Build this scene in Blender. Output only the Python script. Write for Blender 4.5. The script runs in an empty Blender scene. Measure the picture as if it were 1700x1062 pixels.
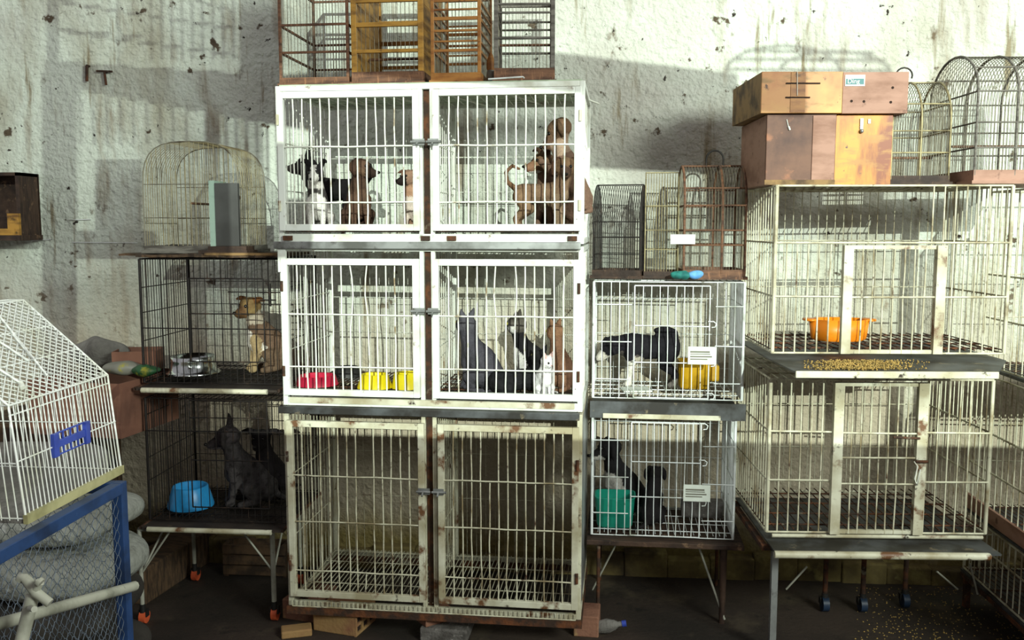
import bpy, math, random
import numpy as np
from mathutils import Vector, Matrix
random.seed(7); RNG=np.random.default_rng(5)
SC=bpy.context.scene; COL=SC.collection
R=math.radians
# ---------------------------------------------------------------- camera
FOC=1500.0; YAW=R(4.57); PIT=R(5.94); CAM=Vector((0,0,1.64))
cd=bpy.data.cameras.new('camera'); cam=bpy.data.objects.new('camera',cd); COL.objects.link(cam)
cd.sensor_width=36; cd.sensor_fit='HORIZONTAL'; cd.lens=36*FOC/1700; cd.clip_start=.05
cam.location=CAM; cam.rotation_euler=(math.pi/2-PIT,0,YAW); SC.camera=cam
RM=Matrix.Rotation(YAW,3,'Z')@Matrix.Rotation(math.pi/2-PIT,3,'X')
def ray(px,py): return RM@Vector(((px-850)/FOC,-(py-531)/FOC,-1))
def P(px,py,Y): d=ray(px,py); return CAM+d*(Y/d.y)
class F:
    """a frame standing on the floor: u along the front, v into depth"""
    def __init__(s,ox,oy,deg):
        s.o=Vector((ox,oy,0)); s.a=R(deg); s.U=Vector((math.cos(s.a),math.sin(s.a),0)); s.V=Vector((-math.sin(s.a),math.cos(s.a),0))
    def w(s,u,v,z): return s.o+s.U*u+s.V*v+Vector((0,0,z))
    def at(s,px,py,v):
        d=ray(px,py); t=(v-(CAM-s.o).dot(s.V))/d.dot(s.V); p=CAM+d*t-s.o
        return p.dot(s.U),p.z
    def u(s,px,py,v): return s.at(px,py,v)[0]
    def z(s,px,py,v): return s.at(px,py,v)[1]
MF=F(-1.176,3.42,-2.3); LF=F(-1.78,3.5,0); RF=F(.04,3.7,-2); BF=F(.70,3.4,2.9); WF=F(0,0,0)
# ---------------------------------------------------------------- materials
def lin(h):
    if isinstance(h,tuple): return h
    h=h.lstrip('#'); c=[int(h[i:i+2],16)/255 for i in (0,2,4)]
    return tuple(x/12.92 if x<=.04045 else ((x+.055)/1.055)**2.4 for x in c)
def mat(name,base,layers=(),rough=.6,metal=0,bump=None,coords='Object',attr=None,spec=.4):
    """layers: (colour, scale, lo, hi, (sx,sy,sz))"""
    m=bpy.data.materials.new(name); m.use_nodes=True; nt=m.node_tree; N=nt.nodes; L=nt.links
    b=N['Principled BSDF']; b.inputs['Roughness'].default_value=rough; b.inputs['Metallic'].default_value=metal
    b.inputs['Specular IOR Level'].default_value=spec
    if coords=='World': g=N.new('ShaderNodeNewGeometry'); co=g.outputs['Position']
    else: g=N.new('ShaderNodeTexCoord'); co=g.outputs['Object']
    if attr:
        a=N.new('ShaderNodeAttribute'); a.attribute_name=attr; cur=a.outputs['Color']
    else:
        c=N.new('ShaderNodeRGB'); c.outputs[0].default_value=(*lin(base),1); cur=c.outputs[0]
    for i,(colr,sc,lo,hi,st) in enumerate(layers):
        mp=N.new('ShaderNodeMapping'); mp.inputs['Scale'].default_value=st; mp.inputs['Location'].default_value=(i*3.1,i*1.7,i*5.3); L.new(co,mp.inputs['Vector'])
        n=N.new('ShaderNodeTexNoise'); n.inputs['Scale'].default_value=sc; n.inputs['Detail'].default_value=5; n.inputs['Roughness'].default_value=.6
        L.new(mp.outputs[0],n.inputs['Vector'])
        mr=N.new('ShaderNodeMapRange'); mr.inputs['From Min'].default_value=lo; mr.inputs['From Max'].default_value=hi; L.new(n.outputs['Fac'],mr.inputs['Value'])
        mx=N.new('ShaderNodeMix'); mx.data_type='RGBA'; L.new(mr.outputs[0],mx.inputs['Factor'])
        L.new(cur,mx.inputs['A']); mx.inputs['B'].default_value=(*lin(colr),1); cur=mx.outputs['Result']
    L.new(cur,b.inputs['Base Color'])
    if bump:
        n=N.new('ShaderNodeTexNoise'); n.inputs['Scale'].default_value=bump[0]; n.inputs['Detail'].default_value=4; L.new(co,n.inputs['Vector'])
        bp=N.new('ShaderNodeBump'); bp.inputs['Strength'].default_value=bump[1]; bp.inputs['Distance'].default_value=bump[2] if len(bump)>2 else .01
        L.new(n.outputs['Fac'],bp.inputs['Height']); L.new(bp.outputs[0],b.inputs['Normal'])
    return m
I1=(1,1,1)
M={}
M['white']=mat('white_enamel','#e9eee6',[('#b9b7a4',6,.5,.75,I1),('#6b4a30',14,.64,.72,I1),('#3a2a20',30,.70,.76,I1)],.42)
M['white_dirty']=mat('dirty_white_enamel','#d4d3bd',[('#a39a7c',5,.4,.65,I1),('#6b4a30',11,.57,.66,I1),('#33251c',24,.62,.70,I1)],.5)
M['bar']=mat('white_bar','#e6e9dc',[('#8d7a5c',12,.58,.7,I1),('#50382a',25,.67,.75,I1)],.42)
M['bar_dirty']=mat('dirty_bar','#cfcdb4',[('#8d7f60',8,.45,.65,I1),('#50382a',20,.6,.7,I1)],.5)
M['rust']=mat('rusty_iron','#3a2a20',[('#6a3f24',18,.45,.65,I1),('#8f8a78',9,.62,.7,I1)],.8,.1,(80,.3))
M['galv']=mat('galvanised_sheet','#a9acab',[('#6f706c',5,.45,.65,I1),('#3c3028',12,.6,.72,I1)],.35,.6)
M['gal_dark']=mat('dark_tray_sheet','#55585a',[('#2d2b28',6,.4,.6,I1),('#8b7f66',14,.62,.72,I1)],.5,.3)
M['dirt_tray']=mat('soiled_tray','#3b322b',[('#241d19',7,.4,.6,I1),('#6b5d48',20,.62,.75,I1)],.8)
M['roof_in']=mat('pale_green_sheet','#bccdb4',[('#7d8468',4,.45,.7,I1)],.6)
M['blackwire']=mat('black_wire','#231f1d',[('#4a3a2e',20,.55,.7,I1)],.5,.4)
M['whitewire']=mat('white_wire','#e4e9e8',[('#a9ad9f',10,.5,.7,I1),('#4d3a2c',22,.64,.72,I1)],.4)
M['dullwire']=mat('dull_wire','#8a8674',[('#4d4334',14,.45,.65,I1)],.5,.4)
M['goldwire']=mat('yellowed_wire','#a59a74',[('#5b5038',14,.45,.65,I1)],.5,.3)
M['sackdark']=mat('dark_sack','#3d3934',[('#292623',4,.45,.65,I1)],.9,0,(100,.2))  # darker colour for the two lowest sacks
M['cagewhite']=mat('white_coated_wire','#eef1ec',[('#cfd2b8',8,.5,.75,I1)],.35)
M['yellow_edge']=mat('yellowed_plastic','#b9b486',[('#8a855c',6,.45,.65,I1)],.5)
M['wood_brown']=mat('brown_wood','#74513a',[('#4a3124',9,.42,.62,(1,1,6)),('#94694a',20,.55,.7,(6,1,1))],.65,0,(60,.15))
M['wood_dark']=mat('dark_wood','#4a372b',[('#2b1f19',10,.42,.62,(1,6,1)),('#80654c',22,.6,.72,I1)],.7,0,(60,.2))
M['wood_yellow']=mat('yellow_wood','#b4873a',[('#6b4a22',8,.45,.68,(1,1,4)),('#3a2a18',20,.62,.72,I1)],.55)
M['wood_orange']=mat('orange_wood','#a8743a',[('#7d4a22',8,.45,.66,(1,1,4)),('#4a2d18',22,.62,.72,I1)],.5)
M['wood_grey']=mat('grey_wood','#76726a',[('#4b4640',9,.42,.62,(1,1,6))],.75)
M['boxorange']=mat('varnished_orange_board','#b98450',[('#a3633c',3.2,.47,.6,I1),('#c39a58',2.2,.5,.62,(1,1,1)),('#8e6a3a',9,.56,.7,(1,1,3)),('#4a2c1b',26,.66,.72,I1)],.5)
M['boxamber']=mat('varnished_amber_board','#cf8c25',[('#7f3f18',4,.46,.62,(2.2,1,.6)),('#a5752f',10,.5,.66,(1,1,3)),('#4a2c1b',26,.68,.72,I1)],.45)
M['boxbrown']=mat('worn_brown_board','#6f4d3b',[('#4b3128',4,.43,.6,I1),('#a0694a',9,.58,.7,I1),('#b58a6b',30,.68,.74,I1)],.6)
M['boxpink']=mat('faded_brown_board','#a47e6c',[('#86614f',4,.45,.62,(1,1,3)),('#6a4a3c',18,.64,.72,I1)],.65)
M['boxedge']=mat('raw_board_edge','#8d6f45',[('#4e3a24',12,.45,.65,I1)],.7)
M['bark']=mat('weathered_plank','#5b4632',[('#34281e',12,.42,.6,(1,5,1))],.8,0,(50,.3))
M['cardboard']=mat('brown_cardboard','#7e5746',[('#5d3f33',3,.45,.65,I1)],.85)
M['sack']=mat('woven_sack','#979a92',[('#7e8078',4,.45,.65,I1),('#c2c4bf',11,.6,.7,I1)],.8,0,(16,.7,.04))
M['sackgrey']=mat('grey_sack','#77746f',[('#55524d',4,.45,.65,I1)],.85,0,(16,.7,.04))
M['darkplastic']=mat('black_plastic','#222221',[('#3a3836',8,.5,.7,I1)],.5)
M['bluepaint']=mat('blue_paint','#24406e',[('#182a48',9,.45,.65,I1),('#5c7aa0',30,.66,.74,I1)],.5)
M['netwire']=mat('poultry_netting','#7b8694',[('#4b525c',14,.5,.68,I1)],.45,.5)
M['greypipe']=mat('grey_painted_pipe','#a7a799',[('#7d7d70',8,.48,.66,I1),('#4a463c',26,.66,.74,I1)],.5)
M['bluepl']=mat('blue_plastic','#3f54b4',[('#2e3f94',8,.45,.65,I1)],.35)
M['cyanpl']=mat('sky_blue_plastic','#2f97d6',[('#2377ad',6,.5,.7,I1)],.35)
M['tealpl']=mat('teal_plastic','#1e8f78',[('#14695a',6,.5,.7,I1)],.35)
M['orangepl']=mat('orange_plastic','#f08a1c',[('#d06d12',6,.52,.7,I1)],.35)
M['yellowpl']=mat('yellow_plastic','#ecd81c',[('#cdb814',6,.5,.7,I1)],.4)
M['mustard']=mat('mustard_plastic','#c79a18',[('#8d6a12',7,.48,.66,I1)],.45)
M['redpl']=mat('crimson_plastic','#c02040',[('#8f1630',6,.5,.7,I1)],.4)
M['steel']=mat('dented_steel','#c9cdcc',[('#8f9592',8,.5,.7,I1)],.18,1)
M['casterorange']=mat('orange_wheel','#d9613a',[('#a8452a',12,.5,.7,I1)],.5)
M['casterblue']=mat('blue_wheel','#1f2f45',[('#1c2a3c',12,.5,.7,I1)],.5)
M['brick']=mat('fired_clay','#8d6450',[('#6e4a3a',6,.45,.65,I1),('#a88a5e',12,.6,.72,I1)],.9,0,(60,.3))
M['brickpale']=mat('pale_fired_clay','#9d7c50',[('#8a5e44',5,.45,.62,I1)],.9,0,(60,.3))
M['concrete']=mat('cement_block','#6e6a66',[('#4c4844',18,.42,.62,I1),('#97938d',40,.6,.7,I1)],.95,0,(90,.5))
M['card']=mat('white_card','#dfe6dc',[('#bfc6ba',5,.5,.7,I1)],.6)
M['cardink']=mat('grey_print','#77766a',[],.7)
M['stickwhite']=mat('sticker_paper','#e6e4da',[],.5)
M['stickteal']=mat('sticker_teal','#2e6d70',[],.5)
M['string']=mat('white_string','#dcd8ca',[],.8)
M['slot']=mat('painted_hole_shade','#2b1c14',[],.9)  # flat dark colour painting the shade inside holes and slits
M['grain']=mat('seed_husk','#b0904e',[('#7d6a3a',60,.4,.6,I1)],.8)
M['rag']=mat('green_rag','#2f8a80',[('#1d5f5c',14,.45,.65,I1)],.8)
M['ragblue']=mat('blue_rag','#7fc0f0',[('#5a97d8',14,.45,.65,I1)],.7)
M['slate']=mat('dark_grey_panel','#4a4b49',[('#3a3a38',4,.45,.65,I1)],.6)
M['mint']=mat('pale_mint_edge','#9cb5a6',[('#6c8074',8,.5,.7,I1)],.6)
M['eye']=mat('glossy_eye','#0c0908',[],.08,spec=.8)
M['eyecat']=mat('green_yellow_eye','#a9a046',[],.1,spec=.8)
M['nose']=mat('wet_nose','#16110f',[],.3)
M['nosepink']=mat('pink_nose','#c08a84',[],.4)
M['fur']=mat('fur','#888888',[],.85,0,(130,.6,.006),attr='coat',spec=.2)
M['greenbag']=mat('green_wrapper','#26502f',[('#8d8a2c',7,.6,.66,I1)],.5)
M['clearbag']=mat('pale_wrapper','#77766c',[('#8f8a3c',9,.6,.66,I1)],.45)
M['floorm']=mat('dark_concrete_floor','#392f28',[('#241f1a',1.6,.4,.62,I1),('#4a4134',3.5,.55,.7,I1),('#1d1915',8,.62,.72,I1)],.75,0,(45,.35),'World')  # dark brown base with random darker and lighter patches
M['blocker_wood']=mat('timber','#6b5a48',[],.8)  # colour of the unseen sun blockers
# ---------------------------------------------------------------- mesh builder
class MB:
    def __init__(s): s.v=[]; s.f=[]; s.sm=[]
    def add(s,vs,fs,smooth=False):
        o=len(s.v); s.v+= [tuple(p) for p in vs]; s.f+=[tuple(i+o for i in f) for f in fs]; s.sm+=[smooth]*len(fs); return s
    def box(s,x0,x1,y0,y1,z0,z1,m=None):
        vs=[Vector((x,y,z)) for z in (z0,z1) for y in (y0,y1) for x in (x0,x1)]
        if m: vs=[m@p for p in vs]
        return s.add(vs,[(0,2,3,1),(4,5,7,6),(0,1,5,4),(2,6,7,3),(0,4,6,2),(1,3,7,5)])
    def ring(s,c,ax,r,n,ref=None):
        ax=ax.normalized(); a=ax.orthogonal().normalized() if ref is None else ref; b=ax.cross(a)
        return [c+(a*math.cos(2*math.pi*i/n)+b*math.sin(2*math.pi*i/n))*r for i in range(n)]
    def bar(s,p,q,r,n=5,r2=None):
        p=Vector(p); q=Vector(q); d=q-p
        if d.length<1e-6: return s
        a=d.normalized().orthogonal().normalized()
        vs=s.ring(p,d,r,n,a)+s.ring(q,d,r if r2 is None else r2,n,a)
        fs=[(i,(i+1)%n,n+(i+1)%n,n+i) for i in range(n)]
        return s.add(vs,fs,True).add(vs[:n],[tuple(range(n))[::-1]]).add(vs[n:],[tuple(range(n))])
    def tube(s,pts,r,n=5,closed=False):
        pts=[Vector(p) for p in pts]; k=len(pts); vs=[]
        ref=None
        for i,p in enumerate(pts):
            d=(pts[(i+1)%k]-pts[i-1]) if closed else (pts[min(i+1,k-1)]-pts[max(i-1,0)])
            d=d.normalized()
            if ref is None: ref=d.orthogonal().normalized()
            else: ref=(ref-d*ref.dot(d)); ref=ref.normalized() if ref.length>1e-4 else d.orthogonal().normalized()
            rr=r[i] if isinstance(r,(list,tuple)) else r
            vs+=s.ring(p,d,rr,n,ref)
        fs=[]
        for j in range(k if closed else k-1):
            a=j*n; b=((j+1)%k)*n
            fs+=[(a+i,a+(i+1)%n,b+(i+1)%n,b+i) for i in range(n)]
        s.add(vs,fs,True)
        if not closed: s.add(vs[:n],[tuple(range(n))[::-1]]).add(vs[-n:],[tuple(range(n))])
        return s
    def lathe(s,prof,c=(0,0,0),n=28,sx=1,sy=1,smooth=True,pw=2):
        c=Vector(c); vs=[]
        for r,z in prof:
            for i in range(n):
                t=2*math.pi*i/n; ct,st=math.cos(t),math.sin(t)
                if pw!=2:
                    k=(abs(ct)**pw+abs(st)**pw)**(-1/pw); ct*=k; st*=k
                vs.append(c+Vector((r*ct*sx,r*st*sy,z)))
        fs=[(j*n+i,j*n+(i+1)%n,(j+1)*n+(i+1)%n,(j+1)*n+i) for j in range(len(prof)-1) for i in range(n)]
        s.add(vs,fs,smooth)
        s.add(vs[:n],[tuple(range(n))[::-1]]); s.add(vs[-n:],[tuple(range(n))])
        return s
    def ball(s,c,rx,ry=None,rz=None,n=12):
        ry=ry or rx; rz=rz or rx; c=Vector(c); m=n//2; vs=[c+Vector((0,0,-rz))]
        for j in range(1,m):
            t=-math.pi/2+math.pi*j/m
            vs+=[c+Vector((rx*math.cos(t)*math.cos(2*math.pi*i/n),ry*math.cos(t)*math.sin(2*math.pi*i/n),rz*math.sin(t))) for i in range(n)]
        vs.append(c+Vector((0,0,rz))); fs=[]
        for i in range(n): fs.append((0,1+(i+1)%n,1+i))
        for j in range(m-2):
            a=1+j*n
            fs+=[(a+i,a+(i+1)%n,a+n+(i+1)%n,a+n+i) for i in range(n)]
        a=1+(m-2)*n; l=len(vs)-1
        for i in range(n): fs.append((a+i,a+(i+1)%n,l))
        return s.add(vs,fs,True)
    def grid(s,o,U,V,nu,r,rails=(),rr=None,n=5,skip=None):
        """bars along V spaced over U; rails along U at fractions of V"""
        o=Vector(o);U=Vector(U);V=Vector(V)
        for i in range(nu+1):
            if skip and skip(i): continue
            p=o+U*(i/nu); s.bar(p,p+V,r,n)
        for f in rails: s.bar(o+V*f,o+V*f+U,rr or r,n)
        return s
    def build(s,name,m,parent=None,loc=None,rz=0,bevel=0,label=None,sub=0):
        me=bpy.data.meshes.new(name); me.from_pydata(s.v,[],s.f); me.update()
        me.polygons.foreach_set('use_smooth',s.sm)
        me.materials.append(M[m] if isinstance(m,str) else m)
        o=bpy.data.objects.new(name,me); COL.objects.link(o)
        if parent: o.parent=parent
        if loc is not None: o.location=loc
        if rz: o.rotation_euler.z=rz
        if bevel:
            b=o.modifiers.new('bevel','BEVEL'); b.width=bevel; b.segments=2; b.limit_method='ANGLE'
        if sub:
            b=o.modifiers.new('sub','SUBSURF'); b.levels=b.render_levels=sub
        if label: o['label']=label
        return o
def tag(o,label,cat,group=None,kind=None):
    o['label']=label; o['category']=cat
    if group: o['group']=group
    if kind: o['kind']=kind
    return o
def thing(name,label,cat,loc,rz=0,group=None):
    o=bpy.data.objects.new(name,None); COL.objects.link(o); o.location=loc; o.rotation_euler.z=rz; o.empty_display_size=.05
    return tag(o,label,cat,group)
def struct(o): o['kind']='structure'; return o
# ---------------------------------------------------------------- setting
def wall_material():
    m=mat('stained_roughcast_wall','#d2dacd',[
        ('#b9b8ae',1.1,.46,.66,I1),
        ('#a9a795',2.2,.52,.68,(1,1,.35)),
        ('#9a9280',3.1,.56,.70,(2.6,1,.5)),
        ('#8a8068',6,.61,.69,(2.0,1,.22)),
        ('#6a5c4a',7,.635,.70,(1,1,.6)),
        ('#55493a',11,.645,.69,I1),
        ('#2c241e',19,.675,.71,I1)],.9,0,(38,.9,.02),'World')
    nt=m.node_tree; N=nt.nodes; L=nt.links; b=N['Principled BSDF']
    src=b.inputs['Base Color'].links[0].from_socket
    g=N.new('ShaderNodeNewGeometry'); sp=N.new('ShaderNodeSeparateXYZ'); L.new(g.outputs['Position'],sp.inputs[0])
    n=N.new('ShaderNodeTexNoise'); n.inputs['Scale'].default_value=3.2; n.inputs['Detail'].default_value=6
    mp=N.new('ShaderNodeMapping'); mp.inputs['Scale'].default_value=(2.2,1,.45); L.new(g.outputs['Position'],mp.inputs[0]); L.new(mp.outputs[0],n.inputs['Vector'])
    def muddy(zlo,zhi,amp,colr,src):
        a=N.new('ShaderNodeMath'); a.operation='MULTIPLY_ADD'; L.new(n.outputs['Fac'],a.inputs[0]); a.inputs[1].default_value=amp; L.new(sp.outputs['Z'],a.inputs[2])
        mr=N.new('ShaderNodeMapRange'); mr.inputs['From Min'].default_value=zhi+amp*.5; mr.inputs['From Max'].default_value=zlo+amp*.5; L.new(a.outputs[0],mr.inputs['Value'])
        mx=N.new('ShaderNodeMix'); mx.data_type='RGBA'; L.new(mr.outputs[0],mx.inputs['Factor']); L.new(src,mx.inputs['A']); mx.inputs['B'].default_value=(*lin(colr),1)
        return mx.outputs['Result']
    src=muddy(.85,1.55,1.0,'#b5aa94',src)
    src=muddy(.12,.32,.35,'#857748',src)
    L.new(src,b.inputs['Base Color'])
    return m
M['wall']=wall_material()
WY=4.2
def slab(name,m,x0,x1,y0,y1,z0,z1,**k):
    return struct(MB().box(x0,x1,y0,y1,z0,z1).build(name,m,**k))
slab('wall_back','wall',-5,5,WY,WY+.15,-.05,4.2)
slab('floor','floorm',-5,5,-3,WY+.1,-.1,0)
mb=MB()
for i in range(40):   # low cement skirting, lumpy along its top edge
    x0=-4+i*.2; h=.10+random.uniform(-.03,.03)
    mb.box(x0,x0+.2,WY-.05-random.uniform(0,.02),WY+.02,-.02,h)
M['skirt']=mat('stained_skirting','#7d6f44',[('#4a3f2c',4,.42,.6,I1),('#9a8f58',7,.58,.68,I1)],.9,0,(40,.4),'World')
struct(mb.build('baseboard_back','skirt',bevel=.008))
# wall fittings -------------------------------------------------
def on_wall(px,py): return P(px,py,WY)
a=on_wall(148,110); b_=on_wall(148,136)
MB().bar(b_+Vector((0,-.02,0)),a+Vector((0,-.02,0)),.007,6).bar(a+Vector((0,.02,0)),a+Vector((0,-.02,0)),.006,6).build('iron_peg','rust')
tag(bpy.data.objects['iron_peg'],'short dark iron peg sticking straight down from the wall, beside the bent one','wall peg',)
a=on_wall(164,119); b_=on_wall(190,120); c=on_wall(177,120); d=on_wall(180,142)
k=Vector((0,-.02,0))
MB().bar(a+k,b_+k,.005,6).bar(c+k,d+k,.006,6).bar(c+Vector((0,.02,0)),c+k,.006,6).build('iron_hook','rust')
tag(bpy.data.objects['iron_hook'],'dark T-shaped iron hook on the plaster wall, right of the straight peg','wall hook')
for i,(x0,y0,x1,y1) in enumerate([(115,365,151,364),(122,402,228,403),(55,399,88,397)]):
    p=on_wall(x0,y0)+Vector((0,-.012,0)); q=on_wall(x1,y1)+Vector((0,-.012,0))
    o=MB().bar(p,q,.0022,5).bar(p,p+Vector((0,.02,0)),.0022,5).bar(q,q+Vector((0,.02,0)),.0022,5).build('wall_wire','whitewire')
    tag(o,['short thin white wire stretched on the grey wall right of the wooden nest box','long thin white wire stretched on the wall level with the plank shelf','short white wire on the wall just below the wooden nest box'][i],'wire')
# wooden nest box on the wall at far left
r=thing('nest_box','open dark wooden nest box with a yellow wood sill on the far left wall','nest box',WF.w(P(70,390,WY).x-.36,WY-.16,P(40,390,WY-.1).z))
W=.36;H=.29
MB().box(0,W,.145,.157,0,H).build('back','wood_dark',r); MB().box(0,W,0,.15,H-.015,H).build('roof','wood_dark',r)
MB().box(W-.018,W,0,.15,0,H).build('side','wood_dark',r); MB().box(0,.018,0,.15,0,H).build('side','wood_dark',r)
MB().box(-.02,W+.01,-.03,.15,-.025,.0).build('floor_board','wood_dark',r)
MB().box(0,W-.02,-.02,0,0,.03).build('sill','wood_yellow',r,label='yellow wood sill strip'); MB().box(W-.055,W,-.018,0,0,.1).build('corner_block','wood_yellow',r,label='pale yellow wooden corner block')
# ---------------------------------------------------------------- kennel rows
Wm=MF.u(971,200,0)
zt=[MF.z(459,143,0),MF.z(467,408,0),MF.z(474,676,0)]       # tops of the three rows
zb=[MF.z(467,404,0),MF.z(474,672,0),MF.z(480,1004,0)]
Dm=.585
def sq(mb,p,q,h):   # square tube between two points on an axis
    a=[min(p[i],q[i])-h for i in range(3)]; b=[max(p[i],q[i])+h for i in range(3)]
    ax=[i for i in range(3) if abs(p[i]-q[i])>1e-6]
    for i in ax: a[i]+=h; b[i]-=h
    return mb.box(a[0],b[0],a[1],b[1],a[2],b[2])
def kennel(row,label,dz,rails,miss,bends,fm,bm,extra):
    """dz=(bottom,top) of the doors in world z"""
    z0=zb[row]; H=zt[row]-z0
    r=thing('kennel_cage',label,'kennel',MF.w(0,0,z0),MF.a,'three kennel rows of the tall white bank')
    h=.010; W=Wm; D=Dm
    mb=MB()
    for u in (h,W-h):
        for v in (h,D-h): mb.box(u-h,u+h,v-h,v+h,0,H)
    for z in (h,H-h):
        for v in (h,D-h): sq(mb,(h*2,v,z),(W-h*2,v,z),h)
        for u in (h,W-h): sq(mb,(u,h*2,z),(u,D-h*2,z),h)
    c=.5*(MF.u(697,260,0)+MF.u(718,260,0))
    for u in (c-.022,c+.022): mb.box(u-.008,u+.008,0,.02,.02,H-.02)
    mb.box(c-.008,c+.008,D-.02,D,.02,H-.02)
    if row<2: mb.box(.02,W-.02,0,.018,dz[0]-z0-.030,dz[0]-z0-.012)
    mb.build('frame',fm,r,bevel=.002)
    MB().box(c-.013,c+.013,.022,.03,.02,H-.02).build('centre_strip','rust',r,label='dark rusty strip between the two doors')
    # wire walls
    nb=13
    for side,u in (('l',.012),('r',W-.012)):
        MB().grid((u,.03,.02),(0,D-.06,0),(0,0,H-.04),nb,.0021,(.33,.66),.0024).build('side_bars',bm,r)
    MB().grid((c,.03,.02),(0,D-.06,0),(0,0,H-.04),nb,.0021,(.33,.66),.0024).build('divider_bars',bm,r)
    MB().grid((.02,D-.012,.02),(W-.04,0,0),(0,0,H-.04),26,.0011,(.35,.62),.0014).build('back_bars',bm,r)
    fz=.045 if row<2 else .03
    MB().grid((.02,.02,fz),(W-.04,0,0),(0,D-.04,0),64,.0022,(.05,.28,.5,.72,.95),.003,4).build('floor_grid','bar_dirty' if row==2 else 'rust',r)
    if row==0:
        MB().box(.012,W-.012,.012,D-.012,H+.001,H+.006).build('roof_sheet','roof_in',r,label='pale green roof sheet')
        g=MB().grid((.02,.02,H-.012),(W-.04,0,0),(0,D-.04,0),22,.0022,(.1,.22,.34,.46,.58,.7,.82,.94),.0022,4)
        for k in range(5): g.bar((.1+k*.24,.05,H-.014),(.25+k*.24,D-.05,H-.014),.004)
        g.build('roof_grid','bar',r)
    # doors
    for di,(pa,pb) in enumerate(((462,697),(719,965)) if row<2 else ((480,706),(728,966))):
        u0=max(MF.u(pa,dz[2],-.01),.012); u1=min(MF.u(pb,dz[2],-.01),W-.012); a,b=dz[0]-z0,dz[1]-z0
        t=.0125; v0=-.024; v1=-.003
        d=MB()
        d.box(u0,u0+2*t,v0,v1,a,b).box(u1-2*t,u1,v0,v1,a,b).box(u0+2*t,u1-2*t,v0,v1,b-2*t,b).box(u0+2*t,u1-2*t,v0,v1,a,a+2*t)
        do=d.build('door',fm,r,bevel=.002)
        g=MB(); n=14; vv=-.013
        iz0,iz1=a+t,b-t; iu0,iu1=u0+2*t,u1-2*t
        rz_=[iz1-(iz1-iz0)*f for f in rails]
        for i in range(1,n):
            u=iu0+(iu1-iu0)*i/n; zt_=iz1
            if (di,i) in miss: zt_=rz_[miss[(di,i)]]
            bl=bends.get((di,i))
            pts=[]
            for kx in range(9):
                f=kx/8; z=iz0+(zt_-iz0)*f; du=random.uniform(-.0015,.0015)
                if bl:
                    lo,hi,am=bl
                    if lo<f<hi: du+=am*math.sin(math.pi*(f-lo)/(hi-lo))
                pts.append((u+du,vv,z))
            g.tube(pts,.0032,5)
        for z in rz_: g.tube([(iu0-.004+(iu1-iu0+.008)*k/6,vv-.006,z+random.uniform(-.0015,.0015)) for k in range(7)],.0034,5)
        g.build('bars',bm,do)
        hu=u0+.004 if di==0 else u1-.004
        for f in (.18,.8):
            MB().bar((hu,v0-.004,a+(b-a)*f-.02),(hu,v0-.004,a+(b-a)*f+.02),.006,8).build('hinge','rust' if row else 'white_dirty',do)
        lu=u1-.004 if di==0 else u0+.004; zl=b-(b-a)*.37; s=1 if di==0 else -1
        l=MB().box(lu-.02,lu+.026*s if s>0 else lu+.02,v0-.006,v0-.001,zl-.012,zl+.012).bar((lu-.025,v0-.011,zl),(lu+.03,v0-.011,zl),.005,8).bar((lu,v0-.011,zl),(lu,v0-.028,zl-.012),.004,8)
        l.build('latch','galv',do,label='grey sliding latch')
    extra(r,W,D,H,z0)
    return r
def tray(r,W,D,z,lipm,bodym):
    MB().box(.015,W-.015,.0,D-.02,z,z+.004).build('drip_tray',bodym,r,label='soiled drip tray')
    MB().box(-.012,W-.01,-.03,-.008,z-.006,z+.022).build('tray_lip',lipm,r,bevel=.003,label='grey metal tray lip')
def ex0(r,W,D,H,z0):
    tray(r,W,D,-.014,'galv','dirt_tray')
    m=MB()
    for u in (.02,.56,.66,W-.06): m.box(u,u+.035,-.012,.0,.012,.03)
    m.build('rust_patch','rust',r)
def ex1(r,W,D,H,z0):
    MB().box(.0,.03,-.018,-.002,H-.1,H+.01).build('corner_tab','white',r)
    tray(r,W,D,-.022,'gal_dark','dirt_tray')
    MB().box(.03,W-.03,-.012,-.001,.012,.034).build('grime_rail','white_dirty',r,label='stained lower rail')
def ex2(r,W,D,H,z0):
    m=MB().box(-.004,W+.004,-.012,.03,-.03,.0).box(-.004,W+.004,D-.03,D,-.03,0).box(-.004,.03,.03,D-.03,-.03,0).box(W-.03,W+.004,.03,D-.03,-.03,0)
    m.build('base_angle','rust',r,label='rusty base angle iron')
    g=MB()
    for i in range(64): g.bar((.02+i*(W-.04)/63,-.012,.028),(.02+i*(W-.04)/63,-.012,.004),.002,4)
    g.bar((.02,-.013,.004),(W-.02,-.013,.004),.003); g.build('grid_comb','bar_dirty',r)
    MB().box(W-.012,W,.03,D-.03,.05,H-.02).build('side_sheet','galv',r,label='grey metal side sheet')
kennel(0,'top row of the white kennel bank, holding brown and black-and-white puppies',(MF.z(580,383,-.01),MF.z(580,151,-.01),260),(.39,.81),{(1,99):0},{(0,10):(.1,.9,.003)},'white','bar',ex0)
kennel(1,'middle row of the white kennel bank, holding plastic bowls left and cats right',(MF.z(580,657,-.01),MF.z(580,429,-.01),540),(.40,.80),{(0,8):0,(1,7):0},{(0,7):(.55,1,.012),(0,9):(.55,1,-.011),(1,6):(.6,1,-.008),(1,8):(.6,1,.006)},'white','bar',ex1)
kennel(2,'empty rust-stained bottom row of the white kennel bank, standing on bricks',(MF.z(580,992,-.01),MF.z(580,699,-.01),840),(.30,.57,.86),{(1,5):0,(0,8):2},{(0,5):(.0,.45,-.006),(0,6):(0,.45,.008),(0,8):(0,.6,-.004),(1,4):(0,.3,.004),(1,7):(0,.3,-.006),(0,11):(.2,.8,-.003)},'white_dirty','bar_dirty',ex2)
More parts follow.
